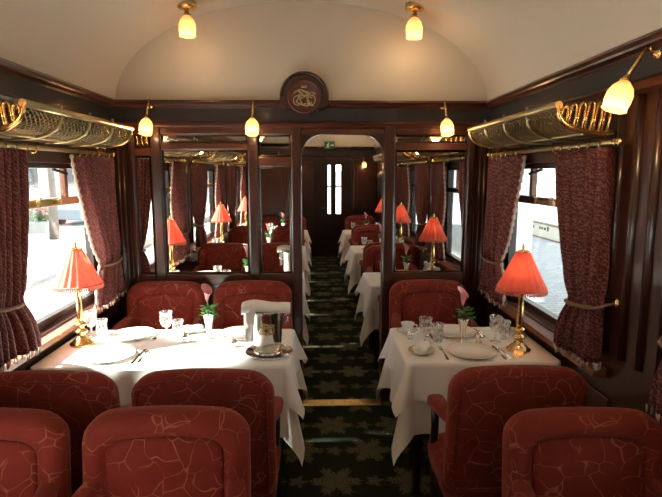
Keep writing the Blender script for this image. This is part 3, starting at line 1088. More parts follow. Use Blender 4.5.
def chair_mesh():
    """faces local -y; the back's outer face is near y=+0.05"""
    root = empty('armchair')
    lean = lambda z: 0.10 * (z - 0.45)
    def ring(inset, y):
        return [(px, y + lean(pz), pz) for px, pz in rr_outline(inset)]
    prof = [(0.085, -0.030), (0.072, -0.046), (0.050, -0.060), (0.028, -0.056), (0.008, -0.040), (0.0, -0.015), (0.0, 0.018), (0.006, 0.032), (0.018, 0.040), (0.030, 0.040)]
    bk_ = MB().loft([ring(i, y) for i, y in prof]).build('backrest', 'velvet', root)
    def sring(inset, k, y):
        return [(px * k, y + lean(0.67 + (pz - 0.67) * k), 0.67 + (pz - 0.67) * k) for px, pz in rr_outline(inset)]
    fp = MB().loft([sring(0.078, k, y) for k, y in ((1.0, -0.030), (0.97, -0.040), (0.92, -0.045), (0.8, -0.049), (0.65, -0.0515), (0.5, -0.053), (0.35, -0.054), (0.2, -0.0546), (0.05, -0.055))])
    fp.build('inner_panel', 'velvet', bk_)
    MB().loft([sring(0.026, k, y) for k, y in ((1.0, 0.036), (0.97, 0.041), (0.9, 0.044), (0.75, 0.046), (0.6, 0.047), (0.4, 0.0476), (0.2, 0.048), (0.05, 0.048))]).build('rear_panel', 'velvet', bk_)
    MB().tube(ring(0.027, 0.041), 0.0045, 6, closed=True).build('piping', 'velvet', bk_)
    # seat
    seat = []
    def srect(w, y0, y1, r, z):
        pts = []
        for cx, cy, a0 in ((w - r, y1 - r, 0), (-w + r, y1 - r, PI / 2), (-w + r, y0 + r, PI), (w - r, y0 + r, 1.5 * PI)):
            for k in range(7):
                a = a0 + PI / 2 * k / 6
                pts.append((cx + r * math.cos(a), cy + r * math.sin(a), z))
        return pts
    for w, i, z in ((0.255, 0.0, 0.34), (0.262, -0.006, 0.37), (0.265, -0.010, 0.41), (0.258, -0.004, 0.445), (0.235, 0.02, 0.465), (0.15, 0.10, 0.475)):
        seat.append(srect(w, -0.37 + i, 0.0 - i * 0.3, 0.06, z))
    MB().loft(seat).build('seat', 'velvet', root)
    fr = MB()
    fr.loft([srect(0.25, -0.36, 0.02, 0.05, 0.27), srect(0.25, -0.36, 0.02, 0.05, 0.345)], smooth=False)
    fr.build('seat_rail', 'dark_wood', root)
    for sx in (-1, 1):
        for yy, k in ((-0.33, 0), (0.0, 1)):
            sp = 0.05 if k else -0.01
            MB().tube([(sx * 0.215, yy, 0.30), (sx * 0.222, yy + sp * 0.4, 0.15), (sx * 0.225, yy + sp, 0.0)], [0.026, 0.021, 0.015], 8).build('leg', 'dark_wood', root)
        # padded arm
        arm = []
        for t in range(11):
            q = t / 10
            y = 0.0 - 0.31 * q
            x = sx * (0.225 + 0.025 * math.sin(q * PI * 0.75))
            z = 0.70 - 0.035 * q - (0.03 * max(0, q - 0.85) / 0.15)
            hw = 0.030 + 0.008 * q - (0.014 if t == 10 else 0)
            hh = 0.030 - (0.012 if t == 10 else 0)
            arm.append([(x + hw * math.copysign(abs(math.cos(a)) ** 0.7, math.cos(a)), y, z + hh * math.copysign(abs(math.sin(a)) ** 0.7, math.sin(a))) for a in [2 * PI * k / 14 for k in range(14)]])
        MB().loft(arm).build('arm_pad', 'velvet', root)
        x1 = sx * (0.245 + 0.045)
        MB().tube([(sx * 0.235, -0.33, 0.30), (sx * 0.240, -0.31, 0.42), (sx * 0.250, -0.25, 0.55), (sx * 0.248, -0.265, 0.65)], [0.022, 0.020, 0.018, 0.020], 8).build('arm_support', 'dark_wood', root)
    return root
CH = Proto(chair_mesh())
TPHR = ['beside the partition', 'second from the partition', 'third from the partition', 'first past the archway', 'second past the archway', 'third past the archway']
for i, (yc, ph) in enumerate(zip(ROWS, TPHR)):
    tgt = 'archway' if i > 2 else 'partition'
    for s, nm, side in SIDES:
        dxr = 0.06 if i in (1, 2) else 0.0
        xs = ((-0.945 - dxr * 0.95, 'window seat'), (-0.350 - dxr, 'aisle seat')) if s < 0 else ((0.870 + dxr * 1.85, 'single seat'),)
        for x, seat in xs:
            for e in (-1, 1):
                dist = (0.705 if i == 1 else 0.715) if e > 0 else (0.72 if i == 3 else 0.835)
                facing = (e < 0) if i < 3 else (e > 0)
                rel = 'facing the ' + tgt if facing else 'backed to the ' + tgt
                jx = random.uniform(-0.004, 0.004)
                ch = CH.place((x + jx, yc + e * dist, 0), (0 if e > 0 else PI) + random.uniform(-0.015, 0.015),
                         'rust velvet armchair, %s, %s, %s table %s' % (seat, rel, side, ph), 'armchair', 'rust velvet armchairs')
                ch.scale = (1, 1, 0.972 if s < 0 else 0.945) if i in (1, 2) else (1, 1, 1)

# ------------------------------------------------------------------ tables and cloths
ZT = 0.735
def cloth_part(x0, x1, y0, y1, z, drop, s, name, parent, seed, amp, flare, r=0.03):
    """cloth on a table top; hangs on the aisle and both chair sides, tucked on the wall side (side s)"""
    rnd = random.Random(seed)
    per = []
    def side(ax, ay, bx, by, nx, ny, n, d):
        for k in range(n):
            t = (k + 0.5) / n
            per.append((ax + (bx - ax) * t, ay + (by - ay) * t, nx, ny, d, 0.0))
    def corner(cx, cy, a0, d0, d1):
        for k in range(15):
            a = a0 + PI / 2 * k / 14
            q = PI / 2 * k / 14
            g = 1 / max(math.cos(q), math.sin(q))
            d = d0 + (d1 - d0) * k / 14
            per.append((cx + r * math.cos(a), cy + r * math.sin(a), math.cos(a), math.sin(a), d * g, math.sin(2 * q) ** 1.5))
    dl = 0.02 if s < 0 else drop
    dr = 0.02 if s > 0 else drop
    nx_, ny_ = max(20, int((x1 - x0) * 60)), max(16, int((y1 - y0) * 60))
    corner(x1 - r, y1 - r, 0, dr, drop)
    side(x1 - r, y1, x0 + r, y1, 0, 1, nx_, drop)
    corner(x0 + r, y1 - r, PI / 2, drop, dl)
    side(x0, y1 - r, x0, y0 + r, -1, 0, ny_, dl)
    corner(x0 + r, y0 + r, PI, dl, drop)
    side(x0 + r, y0, x1 - r, y0, 0, -1, nx_, drop)
    corner(x1 - r, y0 + r, 1.5 * PI, drop, dr)
    side(x1, y0 + r, x1, y1 - r, 1, 0, ny_, dr)
    ph = [rnd.uniform(0, 6.28) for _ in range(4)]
    n = len(per)
    rings = []
    L = 0.0
    acc = []
    for k in range(n):
        a, b_ = per[k], per[(k + 1) % n]
        acc.append(L)
        L += math.hypot(a[0] - b_[0], a[1] - b_[1]) + 0.012 * a[5]
    # inner ring on the top, then the edge roll, then the hang
    rings.append([(p[0] - p[2] * 0.02, p[1] - p[3] * 0.02, z + 0.0) for p in per])
    rings.append([(p[0] - p[2] * 0.008, p[1] - p[3] * 0.008, z) for p in per])
    nt_ = 12
    for j in range(nt_ + 1):
        t = j / nt_
        ring = []
        for k, p in enumerate(per):
            sarc = acc[k]
            wv = math.sin(sarc * 2 * PI / 0.23 + ph[0]) * 0.6 + math.sin(sarc * 2 * PI / 0.37 + ph[1]) * 0.4
            wl = max(0.0, p[2] * s)
            off = 0.006 * (1 - wl) + (1 - wl) * amp * (wv + 0.8) * t * min(1, p[4] / 0.1) + (0.0 if p[2] * s > 0.02 else flare) * p[5] * t ** 1.1
            zz = z - 0.004 - p[4] * t * (1 - 0.05 * p[5])
            ring.append((p[0] + p[2] * off, p[1] + p[3] * off, zz))
        rings.append(ring)
    b = MB()
    b.loft(rings, True, True, False)
    o = b.build(name, 'linen', parent)
    return o

TAB = {}
def make_table(i, s, side, yc, ph):
    x0, x1 = (-1.318, -0.065) if s < 0 else (0.55, 1.318)
    y0, y1 = yc - 0.30, yc + 0.29
    root = empty('dining_table', ((x0 + x1) / 2, yc, 0))
    tag(root, 'dark wood dining table under white cloths, %s table %s' % (side, ph), 'table', 'dining tables')
    hx = (x1 - x0) / 2
    MB().box(-hx, hx, -0.30, 0.29, ZT - 0.035, ZT - 0.002).build('tabletop', 'dark_wood', root, bevel=0.006)
    MB().box(-hx + 0.04, hx - 0.04, -0.26, 0.25, ZT - 0.11, ZT - 0.035).build('apron', 'dark_wood', root)
    for ax in (-1, 1):
        for ay in (-0.25, 0.24):
            MB().tube([(ax * (hx - 0.06), ay, ZT - 0.05), (ax * (hx - 0.06), ay, 0.3), (ax * (hx - 0.06), ay, 0.0)], [0.03, 0.026, 0.02], 8).build('leg', 'dark_wood', root)
    c1 = cloth_part(x0 - 0.002, x1 + 0.002, y0 - 0.002, y1 + 0.002, ZT + 0.0015, 0.37, s, 'tablecloth', None, i * 7 + s + 3, 0.016, 0.10)
    tag(c1, 'long white linen under-cloth hanging from %s table %s' % (side, ph), 'tablecloth', 'long under-cloths')
    c2 = cloth_part(x0 - (0.004 if s < 0 else 0.012), x1 + (0.004 if s > 0 else 0.012), y0 - 0.012, y1 + 0.012, ZT + 0.005, 0.185, s, 'tablecloth_overlay', None, i * 11 + s + 40, 0.020, 0.085)
    tag(c2, 'short white linen top cloth with pointed corners on %s table %s' % (side, ph), 'tablecloth', 'short top cloths')
    TAB[(i, s)] = (x0, x1, y0, y1, side, ph)
ZS = ZT + 0.005                                        # cloth surface
for i, (yc, ph) in enumerate(zip(ROWS, TPHR)):
    for s, nm, side in SIDES:
        make_table(i, s, side, yc, ph)
        x = -1.215 if s < 0 else 1.165
        y = yc + (0.04 if i == 0 else -0.17) if s < 0 else yc - 0.13
        if s > 0 and i: y = yc - 0.05
        o = TL.place((x, y, ZS), random.uniform(0, 1), 'brass table lamp with pink pleated fringed shade, %s table %s' % (side, ph), 'table lamp', 'pleated table lamps')
        point(o, (0.0, 0, 0.43), 0.75, (1.0, 0.62, 0.32), 0.02)

# ------------------------------------------------------------------ table ware
def goblet_mesh():
    root = empty('crystal_goblet')
    MB().lathe([(0.0005, 0.005), (0.030, 0.003), (0.033, 0.0), (0.033, 0.003), (0.010, 0.010), (0.006, 0.020), (0.006, 0.048), (0.010, 0.056)], 18).build('stem_and_foot', 'crystal', root)
    MB().lathe([(0.006, 0.054), (0.022, 0.062), (0.032, 0.080), (0.035, 0.105), (0.034, 0.128), (0.038, 0.148), (0.036, 0.148), (0.032, 0.128), (0.033, 0.105), (0.030, 0.082), (0.018, 0.066), (0.0005, 0.062)], 18, mod=lambda k, z: 1 + (0.035 * (k % 2) if 0.07 < z < 0.12 else 0), smooth=False).build('bowl', 'crystal', root)
    return root
def tumbler_mesh():
    root = empty('crystal_tumbler')
    MB().lathe([(0.0005, 0.0), (0.024, 0.0), (0.026, 0.004), (0.030, 0.03), (0.031, 0.06), (0.029, 0.08), (0.034, 0.105), (0.032, 0.105), (0.027, 0.08), (0.028, 0.06), (0.027, 0.03), (0.022, 0.012), (0.0005, 0.011)], 18, mod=lambda k, z: 1 + (0.04 * (k % 2) if 0.02 < z < 0.07 else 0), smooth=False).build('bowl', 'crystal', root)
    MB().tube([(0.033 * math.cos(2 * PI * k / 24), 0.033 * math.sin(2 * PI * k / 24), 0.105) for k in range(24)], 0.0012, 5, closed=True).build('rim', 'crystal', root)
    return root
def plate_mesh(r, name):
    root = empty(name)
    q = r / 0.13
    MB().lathe([(0.0005, 0.004), (0.075 * q, 0.004), (0.088 * q, 0.010), (0.128 * q, 0.017), (0.130 * q, 0.018), (0.129 * q, 0.014), (0.085 * q, 0.005), (0.075 * q, 0.0), (0.0005, 0.0)], 36).build('body', 'china', root)
    MB().tube([(0.1285 * q * math.cos(2 * PI * k / 36), 0.1285 * q * math.sin(2 * PI * k / 36), 0.0178) for k in range(36)], 0.0016, 5, closed=True).build('gilt_rim', 'gold_rim', root)
    MB().tube([(0.092 * q * math.cos(2 * PI * k / 36), 0.092 * q * math.sin(2 * PI * k / 36), 0.0118) for k in range(36)], 0.0010, 5, closed=True).build('gilt_line', 'gold_rim', root)
    return root
def blade(pts):
    """flat strip with thickness along y from (y, halfwidth, z)"""
    rings = []
    for y, w, z in pts:
        rings.append([(-w, y, z), (w, y, z), (w, y, z + 0.002), (-w, y, z + 0.002)])
    return MB().loft(rings, smooth=False)
def fork_mesh():
    root = empty('fork')
    blade([(-0.10, 0.006, 0.0), (-0.08, 0.008, 0.001), (-0.02, 0.003, 0.006), (0.03, 0.003, 0.006), (0.045, 0.009, 0.003), (0.055, 0.011, 0.002)]).build('handle', 'silver', root)
    for k in range(4):
        x = -0.009 + 0.006 * k
        MB().tube([(x, 0.054, 0.003), (x, 0.075, 0.003), (x, 0.098, 0.008)], [0.0017, 0.0016, 0.001], 5).build('tine', 'silver', root)
    return root
def knife_mesh():
    root = empty('knife')
    blade([(-0.11, 0.006, 0.0), (-0.09, 0.008, 0.001), (-0.01, 0.005, 0.002)]).build('handle', 'silver', root)
    blade([(-0.012, 0.005, 0.002), (0.0, 0.008, 0.001), (0.08, 0.009, 0.0), (0.105, 0.006, 0.0), (0.115, 0.001, 0.0)]).build('blade', 'silver', root)
    return root
def spoon_mesh():
    root = empty('spoon')
    blade([(-0.09, 0.006, 0.0), (-0.07, 0.008, 0.001), (-0.01, 0.003, 0.006), (0.04, 0.003, 0.005)]).build('handle', 'silver', root)
    MB().lathe([(0.0005, 0.001), (0.010, 0.003), (0.017, 0.008), (0.018, 0.008), (0.011, 0.002), (0.0005, 0.0)], 16, (0, 0.058, 0)).build('bowl', 'silver', root).scale = (1, 1, 1)
    return root
def vase_mesh(mat):
    root = empty('bud_vase')
    MB().lathe([(0.0005, 0.0), (0.026, 0.0), (0.027, 0.004), (0.014, 0.012), (0.013, 0.03), (0.018, 0.08), (0.027, 0.128), (0.031, 0.138), (0.029, 0.138), (0.022, 0.11), (0.0005, 0.10)], 20).build('body', mat, root)
    rnd = random.Random(3)
    lf = MB()
    for k in range(46):
        a = rnd.uniform(0, 2 * PI)
        r = rnd.uniform(0.0, 0.045)
        z = 0.14 + rnd.uniform(0.0, 0.06) - r * 0.3
        l = rnd.uniform(0.022, 0.04)
        ca, sa = math.cos(a), math.sin(a)
        tilt = rnd.uniform(-0.2, 0.9)
        p0 = Vector((r * ca, r * sa, z))
        d = Vector((ca * math.cos(tilt), sa * math.cos(tilt), math.sin(tilt)))
        sd_ = Vector((-sa, ca, 0))
        b0 = len(lf.v)
        for q, w in ((0, 0.003), (0.35, 0.011), (0.7, 0.009), (1.0, 0.001)):
            c = p0 + d * l * q + Vector((0, 0, -0.006 * q * q))
            lf.v += [tuple(c - sd_ * w), tuple(c + sd_ * w + Vector((0, 0, 0.002)))]
        for q in range(3):
            lf.face((b0 + 2 * q, b0 + 2 * q + 1, b0 + 2 * q + 3, b0 + 2 * q + 2), True)
    lf.build('leaves', 'leaf', root, kind='stuff')
    MB().tube([(0, 0, 0.10), (0.004, 0.0, 0.17), (-0.004, 0, 0.225)], [0.004, 0.0035, 0.003], 6).build('stem', 'leaf', root)
    fl = MB()
    rings = []
    for z, r in ((0.215, 0.004), (0.235, 0.009), (0.262, 0.014), (0.282, 0.022), (0.292, 0.031)):
        rings.append([(-0.006 + r * math.cos(2 * PI * k / 16), r * math.sin(2 * PI * k / 16), z + (z - 0.215) * 0.35 * math.cos(2 * PI * k / 16 - 2.6) + 0.0) for k in range(16)])
    fl.loft(rings, True, True, False).build('calla_flower', 'petal', root)
    return root
def bucket_mesh():
    root = empty('ice_bucket')
    MB().lathe([(0.0005, 0.012), (0.066, 0.012), (0.070, 0.016), (0.072, 0.022), (0.083, 0.215), (0.088, 0.222), (0.090, 0.230), (0.086, 0.232), (0.080, 0.215), (0.068, 0.03), (0.0005, 0.03)], 32).build('body', 'silver', root)
    MB().lathe([(0.0005, 0.0), (0.074, 0.0), (0.076, 0.006), (0.066, 0.014), (0.0005, 0.014)], 32).build('foot_ring', 'silver', root)
    em = MB()
    for fn in mono:
        pts = []
        for k in range(20):
            u, v_ = fn(k / 19)
            a = -PI / 2 + u * 0.72 / 0.082
            z = 0.150 + v_ * 0.72
            r = 0.072 + 0.011 * (z - 0.02) / 0.195 + 0.001
            pts.append((r * math.cos(a), r * math.sin(a), z))
        em.tube(pts, 0.0020, 5)
    em.build('engraved_crest', 'gold_rim', root)
    for sx in (-1, 1):
        MB().tube([(sx * 0.085, 0, 0.20), (sx * 0.105, 0, 0.19), (sx * 0.108, 0, 0.165), (sx * 0.082, 0, 0.155)], 0.006, 8).build('handle', 'silver', root)
    return root
PR = {k: Proto(f()) for k, f in dict(gob=goblet_mesh, tum=tumbler_mesh, fork=fork_mesh, knife=knife_mesh, spoon=spoon_mesh).items()}
PR['plate'] = Proto(plate_mesh(0.130, 'dinner_plate'))
PR['side'] = Proto(plate_mesh(0.072, 'side_plate'))
PR['vase'] = Proto(vase_mesh('china'))
PR['vase_s'] = Proto(vase_mesh('silver'))

def napkin_roll(loc, rz, label):
    b = MB()
    rings = []
    for k in range(13):
        q = k / 12
        r = 0.020 + 0.012 * math.sin(PI * q) + 0.004 * math.sin(q * 9)
        rings.append([(-0.07 + 0.14 * q, r * 1.2 * math.cos(2 * PI * j / 14), 0.024 + r * 0.75 * math.sin(2 * PI * j / 14) + 0.004 * math.sin(j * 2 + q * 5)) for j in range(14)])
    b.loft(rings)
    o = b.build('napkin', 'linen')
    o.location = loc
    o.rotation_euler = (0, 0, rz)
    tag(o, label, 'napkin')
    return o
def coffee_cup(loc, label):
    root = empty('coffee_cup', loc)
    MB().lathe([(0.0005, 0.004), (0.02, 0.003), (0.05, 0.012), (0.066, 0.018), (0.066, 0.014), (0.02, 0.0), (0.0005, 0.0)], 24).build('saucer', 'china', root)
    MB().lathe([(0.0005, 0.008), (0.020, 0.006), (0.030, 0.02), (0.038, 0.055), (0.041, 0.062), (0.038, 0.061), (0.027, 0.022), (0.0005, 0.014)], 24).build('cup', 'china', root)
    MB().tube([(0.036, 0, 0.05), (0.056, 0, 0.048), (0.056, 0, 0.028), (0.030, 0, 0.024)], 0.004, 6).build('handle', 'china', root)
    tag(root, label, 'cup')
def small_pot(loc, label, mat='silver', sc_=1.0):
    root = empty('condiment_pot', loc)
    MB().lathe([(0.0005, 0.0), (0.020, 0.0), (0.022, 0.004), (0.014, 0.010), (0.026, 0.024), (0.028, 0.036), (0.022, 0.044)], 18).build('body', mat, root)
    MB().lathe([(0.023, 0.044), (0.020, 0.050), (0.008, 0.056), (0.004, 0.060), (0.006, 0.066), (0.001, 0.070)], 18).build('lid', mat, root)
    root.scale = (sc_,) * 3
    tag(root, label, 'pot')

def dress(i, s):
    x0, x1, y0, y1, side, ph = TAB[(i, s)]
    yc = (y0 + y1) / 2
    tb = '%s table %s' % (side, ph)
    seats = ((-0.985, 'window end'), (-0.36, 'aisle end')) if s < 0 else ((0.90, 'middle'),)
    if s < 0 and i == 0:
        vx, vy = -0.530, yc + 0.12
    elif s < 0:
        vx, vy = -0.60, yc + 0.03
    else:
        vx, vy = 0.900, yc + 0.006
    PR['vase' if s < 0 else 'vase_s'].place((vx, vy, ZS), random.uniform(-0.4, 0.4), '%s bud vase with pink calla lily and greenery, %s' % ('white' if s < 0 else 'silver', tb), 'vase', 'flower vases')
    for sx, seat in seats:
        for e, fc in ((-1, 'archway' if i > 2 else 'rear'), (1, 'far' if i > 2 else 'partition')):
            where = '%s, %s edge, %s' % (seat, fc, tb)
            if s < 0 and i == 0 and seat == 'aisle end' and e < 0:
                continue
            PR['plate'].place((sx, yc + e * 0.172 + 0.008, ZS), 0, 'white dinner plate with gilt rim, ' + where, 'plate', 'dinner plates')
            rz = 0 if e < 0 else PI
            for nm, dx in (('fork', -0.148), ('knife', 0.148), ('spoon', 0.172)):
                if s < 0 and seat == 'aisle end' and nm == 'spoon':
                    continue
                if s < 0 and e > 0 and nm != 'fork':
                    continue
                cx = sx + (dx if e < 0 else -dx)
                PR[nm].place((cx, yc + e * 0.165, ZS), rz + random.uniform(-0.05, 0.05), 'silver %s beside dinner plate, %s' % (nm, where), nm, 'table %ss' % ('knive' if nm == 'knife' else nm))
    gl = {-1: (((-1.225, yc + 0.19), 'goblet', 'near the lamp'), ((-1.152, yc + 0.165), 'tumbler', 'near the lamp'), ((-0.785, yc + 0.17), 'goblet', 'mid table'), ((-0.712, yc + 0.145), 'tumbler', 'mid table')),
          1: (((0.690, yc + 0.00), 'goblet', 'at the aisle end'), ((0.768, yc + 0.03), 'tumbler', 'at the aisle end'), ((1.090, yc + 0.02), 'goblet', 'near the lamp'), ((1.160, yc + 0.07), 'tumbler', 'near the lamp'))}[s]
    for (x, y), kind, wh in gl:
        PR['gob' if kind == 'goblet' else 'tum'].place((x, y, ZS), random.uniform(0, 1), 'cut crystal %s %s, %s' % (kind, wh, tb), 'glass', 'cut crystal %ss' % kind)
for i in range(6):
    for s in (-1, 1):
        dress(i, s)

# special pieces on the two tables beside the partition
yA = ROWS[0]
tA = 'four-seat table beside the partition'
bk = bucket_mesh()
tr = empty('silver_tray', (-0.165, yA - 0.13, ZS))
MB().lathe([(0.0005, 0.004), (0.115, 0.004), (0.122, 0.010), (0.126, 0.010), (0.120, 0.0), (0.0005, 0.0)], 36).build('dish', 'silver', tr)
MB().tube([(0.124 * math.cos(2 * PI * k / 48), 0.124 * math.sin(2 * PI * k / 48), 0.010) for k in range(48)], [0.003 + 0.001 * (k % 2) for k in range(48)], 6, closed=True).build('beaded_rim', 'silver', tr)
tag(tr, 'round silver tray under the ice bucket on the four-seat table', 'tray')
bk.location = (-0.174, yA - 0.125, ZS + 0.004)
tag(bk, 'silver ice bucket with engraved crest standing on the round tray', 'ice bucket')
nb = MB()
rings = []
for k in range(15):
    q = k / 14
    x = -0.125 + 0.25 * q
    dz = -0.012 * abs(2 * q - 1) ** 3 + 0.004 * math.sin(q * 7)
    hw, hh = 0.052 + 0.006 * math.sin(q * 5), 0.024 + 0.003 * math.sin(q * 6 + 1)
    rings.append([(x, hw * math.copysign(abs(math.cos(a)) ** 0.5, math.cos(a)), dz + hh * math.copysign(abs(math.sin(a)) ** 0.6, math.sin(a))) for a in [2 * PI * j / 18 for j in range(18)]])
nb.loft(rings)
nk = nb.build('folded_napkin', 'linen')
nk.location = (-0.176, yA - 0.14, ZS + 0.004 + 0.250)
nk.rotation_euler = (0.0, 0.03, 0.05)
tag(nk, 'white folded napkin laid across the top of the ice bucket', 'napkin')
tail = MB()
tail.loft([[(-0.115, -0.02, 0.0), (-0.06, -0.075, 0.0), (-0.05, -0.08, -0.005), (-0.11, -0.03, -0.006)], [(-0.112, -0.03, -0.09), (-0.066, -0.088, -0.09), (-0.058, -0.092, -0.09), (-0.108, -0.04, -0.09)], [(-0.108, -0.03, -0.17), (-0.072, -0.085, -0.16), (-0.064, -0.088, -0.16), (-0.104, -0.038, -0.17)]])
tail.build('hanging_fold', 'linen', nk)
small_pot((-0.655, yA + 0.07, ZS), 'small silver lidded condiment pot beside the white vase', sc_=0.9)
small_pot((-0.37, yA - 0.03, ZS), 'small silver lidded condiment pot beside the ice bucket', sc_=0.8)
napkin_roll((-0.655, yA + 0.23, ZS - 0.003), 0.3, 'rolled white napkin by the condiment pot on the four-seat table')
PR['side'].place((0.640, yA - 0.155, ZS), 0, 'side plate with gilt rim, aisle end, two-seat table beside the partition', 'plate', 'side plates')
napkin_roll((0.640, yA - 0.150, ZS + 0.004), 1.1, 'rolled white napkin on the side plate of the two-seat table')
small_pot((0.62, yA + 0.075, ZS), 'small silver pot at aisle end of the two-seat table', sc_=0.8)
small_pot((0.995, yA + 0.008, ZS), 'small silver pot behind the silver vase on the two-seat table')
coffee_cup((0.625, yA + 0.19, ZS), 'white coffee cup on saucer at aisle end of the two-seat table')
# amber votive by the lamp
vt = empty('votive_candle', (1.13, yA - 0.225, ZS))
MB().lathe([(0.0005, 0.0), (0.022, 0.0), (0.026, 0.01), (0.028, 0.035), (0.026, 0.045), (0.024, 0.035), (0.0005, 0.012)], 18).build('glass_cup', 'crystal', vt)
emit('candle_amber', (1.0, 0.42, 0.06), 0.9)
MB().lathe([(0.0005, 0.012), (0.021, 0.012), (0.022, 0.028), (0.0005, 0.030)], 16).build('amber_wax', 'candle_amber', vt)
tag(vt, 'small glowing amber candle cup beside the lamp base on two-seat table', 'candle')

# ------------------------------------------------------------------ outdoors
GZ = -1.0
struct(MB().box(-80, -7.0, -40, 140, GZ - 0.1, GZ).build('ground_street', 'asphalt_pale'), 'pale sunlit street outside the four-seat windows')
struct(MB().box(-7.0, -1.0, -40, 140, GZ - 0.15, GZ - 0.05).build('ground_gravel', 'gravel'), 'grey gravel beside the track on the four-seat side')
struct(MB().box(-1.0, 1.7, -40, 140, GZ - 0.3, GZ - 0.2).build('ground_track', 'gravel'), 'track bed under the car')
struct(MB().box(1.7, 80, -40, 140, GZ - 0.1, GZ).build('ground_platform', 'paving'), 'blue-grey paved platform outside the two-seat windows')
k = MB()
k.box(-7.25, -6.95, -40, 140, GZ - 0.1, GZ + 0.22)
tag(k.build('kerb_wall', 'kerb', bevel=0.02), 'low pale kerb wall between gravel and street', 'kerb')
lw = empty('boundary_wall', (9.5, 0, GZ))
MB().box(0, 0.25, 4, 120, 0, 0.58).build('wall_body', 'plaster', lw)
MB().box(-0.04, 0.29, 4, 120, 0.58, 0.63).build('coping', 'coping', lw)
MB().box(-0.03, 0.0, 4, 120, 0.0, 0.05).build('plinth', 'coping', lw)
mk = MB()
for y0, y1, z0, z1 in ((20.6, 20.75, 0.34, 0.52), (20.85, 21.05, 0.36, 0.46), (21.12, 21.3, 0.36, 0.46), (21.36, 21.5, 0.36, 0.46), (22.0, 22.12, 0.36, 0.46), (22.2, 22.42, 0.36, 0.46)):
    mk.box(-0.006, 0.0, y0, y1, z0, z1)
mk.build('dark_lettering', 'iron', lw)
tag(lw, 'low cream boundary wall with dark coping beyond the platform', 'wall')
cn = empty('shade_canopy', (0, 0, GZ))  # canopy added out of view to keep the sun off the platform paving
MB().prism([(1.60, 3.75), (6.45, 4.05), (6.45, 4.17), (1.60, 3.87)], 1, -20, 40).build('shade_roof', 'plaster', cn)
MB().box(1.57, 1.63, -20, 40, 2.78, 3.90).build('shade_valance', 'plaster', cn)  # unseen, hung low so its shadow meets the car's own
for y in (-9.2, -3.2, 2.8, 8.8, 14.8, 20.8, 26.8):
    c = MB()
    c.box(5.9, 6.3, y - 0.2, y + 0.2, 0, 4.02)
    c = c.build('column', 'sign_white', cn, bevel=0.02)
    MB().box(5.86, 6.34, y - 0.24, y + 0.24, 0, 0.10).build('column_foot', 'kerb', c, bevel=0.01)
tag(cn, 'unseen pale canopy added to shade the platform, on square white columns outside two-seat windows', 'canopy')
sg = empty('banner_sign', (9.0, 16.2, GZ))
MB().box(-0.30, 0.30, -0.02, 0.02, 0.35, 2.6).build('panel', 'sign_white', sg)
for sx in (-0.27, 0.27):
    MB().tube([(sx, 0.03, 0), (sx, 0.03, 2.6)], 0.025, 8).build('post', 'iron', sg)
for k in range(4):
    z = 2.05 - k * 0.27
    g = MB()
    g.prism([(-0.12, z), (0.12, z), (0.12, z + 0.05), (-0.12, z + 0.05)], 1, -0.026, -0.021)
    g.prism([(-0.12, z + 0.12), (0.10, z + 0.12), (0.10, z + 0.17), (-0.12, z + 0.17)], 1, -0.026, -0.021)
    g.prism([(-0.12, z + 0.05), (-0.07, z + 0.05), (-0.07, z + 0.12), (-0.12, z + 0.12)], 1, -0.026, -0.021)
    g.prism([(0.06, z + 0.05), (0.11, z + 0.05), (0.08, z + 0.12), (0.04, z + 0.12)], 1, -0.026, -0.021)
    g.build('blue_mark', 'sign_blue', sg)
tag(sg, 'white upright banner with blue marks beyond the platform', 'sign')

def tree(loc, h, r, seed, label):
    root = empty('street_tree', loc)
    rnd = random.Random(seed)
    MB().tube([(0, 0, 0), (0.03, 0.02, h * 0.3), (-0.02, 0.0, h * 0.62), (0.05, 0.05, h * 0.85)], [0.19, 0.16, 0.13, 0.06], 10).build('trunk', 'bark', root)
    br_ = MB()
    for k in range(6):
        a = k * 1.05 + rnd.uniform(-0.2, 0.2)
        br_.tube([(0, 0, h * (0.50 + 0.04 * k)), (math.cos(a) * r * 0.4, math.sin(a) * r * 0.4, h * (0.62 + 0.04 * k)), (math.cos(a) * r * 0.8, math.sin(a) * r * 0.8, h * (0.72 + 0.04 * k))], [0.06, 0.04, 0.015], 6)
    br_.build('branches', 'bark', root)
    lf = MB()
    for k in range(1500):
        u, v_ = rnd.uniform(-1, 1), rnd.uniform(0, 2 * PI)
        q = rnd.uniform(0.35, 1) ** 0.6
        c = Vector((math.sqrt(1 - u * u) * math.cos(v_) * r * q, math.sqrt(1 - u * u) * math.sin(v_) * r * q, h * 0.82 + u * r * 0.75 * q))
        d1 = Vector((rnd.uniform(-1, 1), rnd.uniform(-1, 1), rnd.uniform(-1, 1))).normalized() * 0.14
        d2 = d1.orthogonal().normalized() * 0.07
        b0 = len(lf.v)
        lf.v += [tuple(c - d1), tuple(c + d2), tuple(c + d1), tuple(c - d2)]
        lf.face((b0, b0 + 1, b0 + 2, b0 + 3))
    lf.build('foliage', 'foliage', root, kind='stuff')
    tag(root, label, 'tree')
tree((-10.6, 21.5, GZ), 6.2, 2.0, 1, 'street tree with grey trunk just past the kerb wall')
tree((-15.5, 24.0, GZ), 5.4, 2.0, 5, 'shorter street tree farther back beside the planter')
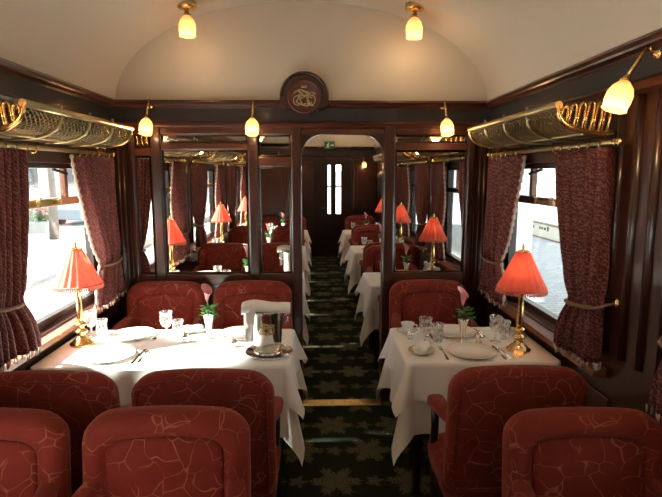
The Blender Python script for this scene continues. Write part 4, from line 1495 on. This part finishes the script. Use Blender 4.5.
def planter(loc, label):
    root = empty('flower_planter', loc)
    MB().prism([(-0.5, 0), (0.5, 0), (0.62, 0.5), (-0.62, 0.5)], 1, -0.5, 0.5).build('tub', 'kerb', root)
    rnd = random.Random(9)
    for nm, mat, n, zz in (('leaves', 'foliage', 260, 0.75), ('blossoms', 'blossom', 130, 0.95)):
        lf = MB()
        for k in range(n):
            a, q = rnd.uniform(0, 2 * PI), rnd.uniform(0, 0.7)
            c = Vector((q * math.cos(a), q * math.sin(a), zz + rnd.uniform(-0.25, 0.3)))
            d1 = Vector((rnd.uniform(-1, 1), rnd.uniform(-1, 1), rnd.uniform(-1, 1))).normalized() * 0.09
            d2 = d1.orthogonal().normalized() * 0.06
            b0 = len(lf.v)
            lf.v += [tuple(c - d1), tuple(c + d2), tuple(c + d1), tuple(c - d2)]
            lf.face((b0, b0 + 1, b0 + 2, b0 + 3))
        lf.build(nm, mat, root, kind='stuff')
    tag(root, label, 'planter')
planter((-12.6, 24.2, GZ), 'stone tub of pink blossoms beside the street trees')
def parked_car(loc, rz):
    root = empty('parked_car', loc, rz)
    body = [(-2.05, 0.30), (2.05, 0.30), (2.08, 0.62), (1.95, 0.80), (1.05, 0.90), (0.55, 1.36), (-0.95, 1.40), (-1.75, 0.95), (-2.08, 0.85)]
    MB().prism(body, 1, -0.82, 0.82).build('body', 'car_paint', root, bevel=0.08)
    for sy in (-1, 1):
        MB().prism([(0.92, 0.92), (0.50, 1.30), (-0.15, 1.32), (-0.15, 0.92)], 1, sy * 0.79, sy * 0.83).build('side_window', 'dark_pane', root)
        MB().prism([(-0.22, 0.92), (-0.22, 1.32), (-0.92, 1.33), (-1.50, 0.95)], 1, sy * 0.79, sy * 0.83).build('side_window', 'dark_pane', root)
        for sx in (-1.3, 1.3):
            MB().prism([(sx + 0.31 * math.cos(2 * PI * k / 20), 0.31 + 0.31 * math.sin(2 * PI * k / 20)) for k in range(20)], 1, sy * 0.66, sy * 0.86).build('wheel', 'rubber', root)
    tag(root, 'pale blue parked car in the street beyond the kerb wall', 'car')
parked_car((-12.4, 29.0, GZ), 1.45)
fb = empty('pale_building', (-24, 30, GZ))
MB().box(-4, 4, -26, 30, 0, 9).build('facade', 'plaster', fb)
for j in range(2):
    for k in range(9):
        MB().box(4.0, 4.05, -23 + k * 6, -21.4 + k * 6, 1.6 + j * 3.6, 3.9 + j * 3.6).build('window', 'dark_pane', fb)
MB().box(-4.3, 4.3, -26.3, 30.3, 9, 9.4).build('eaves', 'coping', fb)
tag(fb, 'long pale plastered building across the street', 'building')
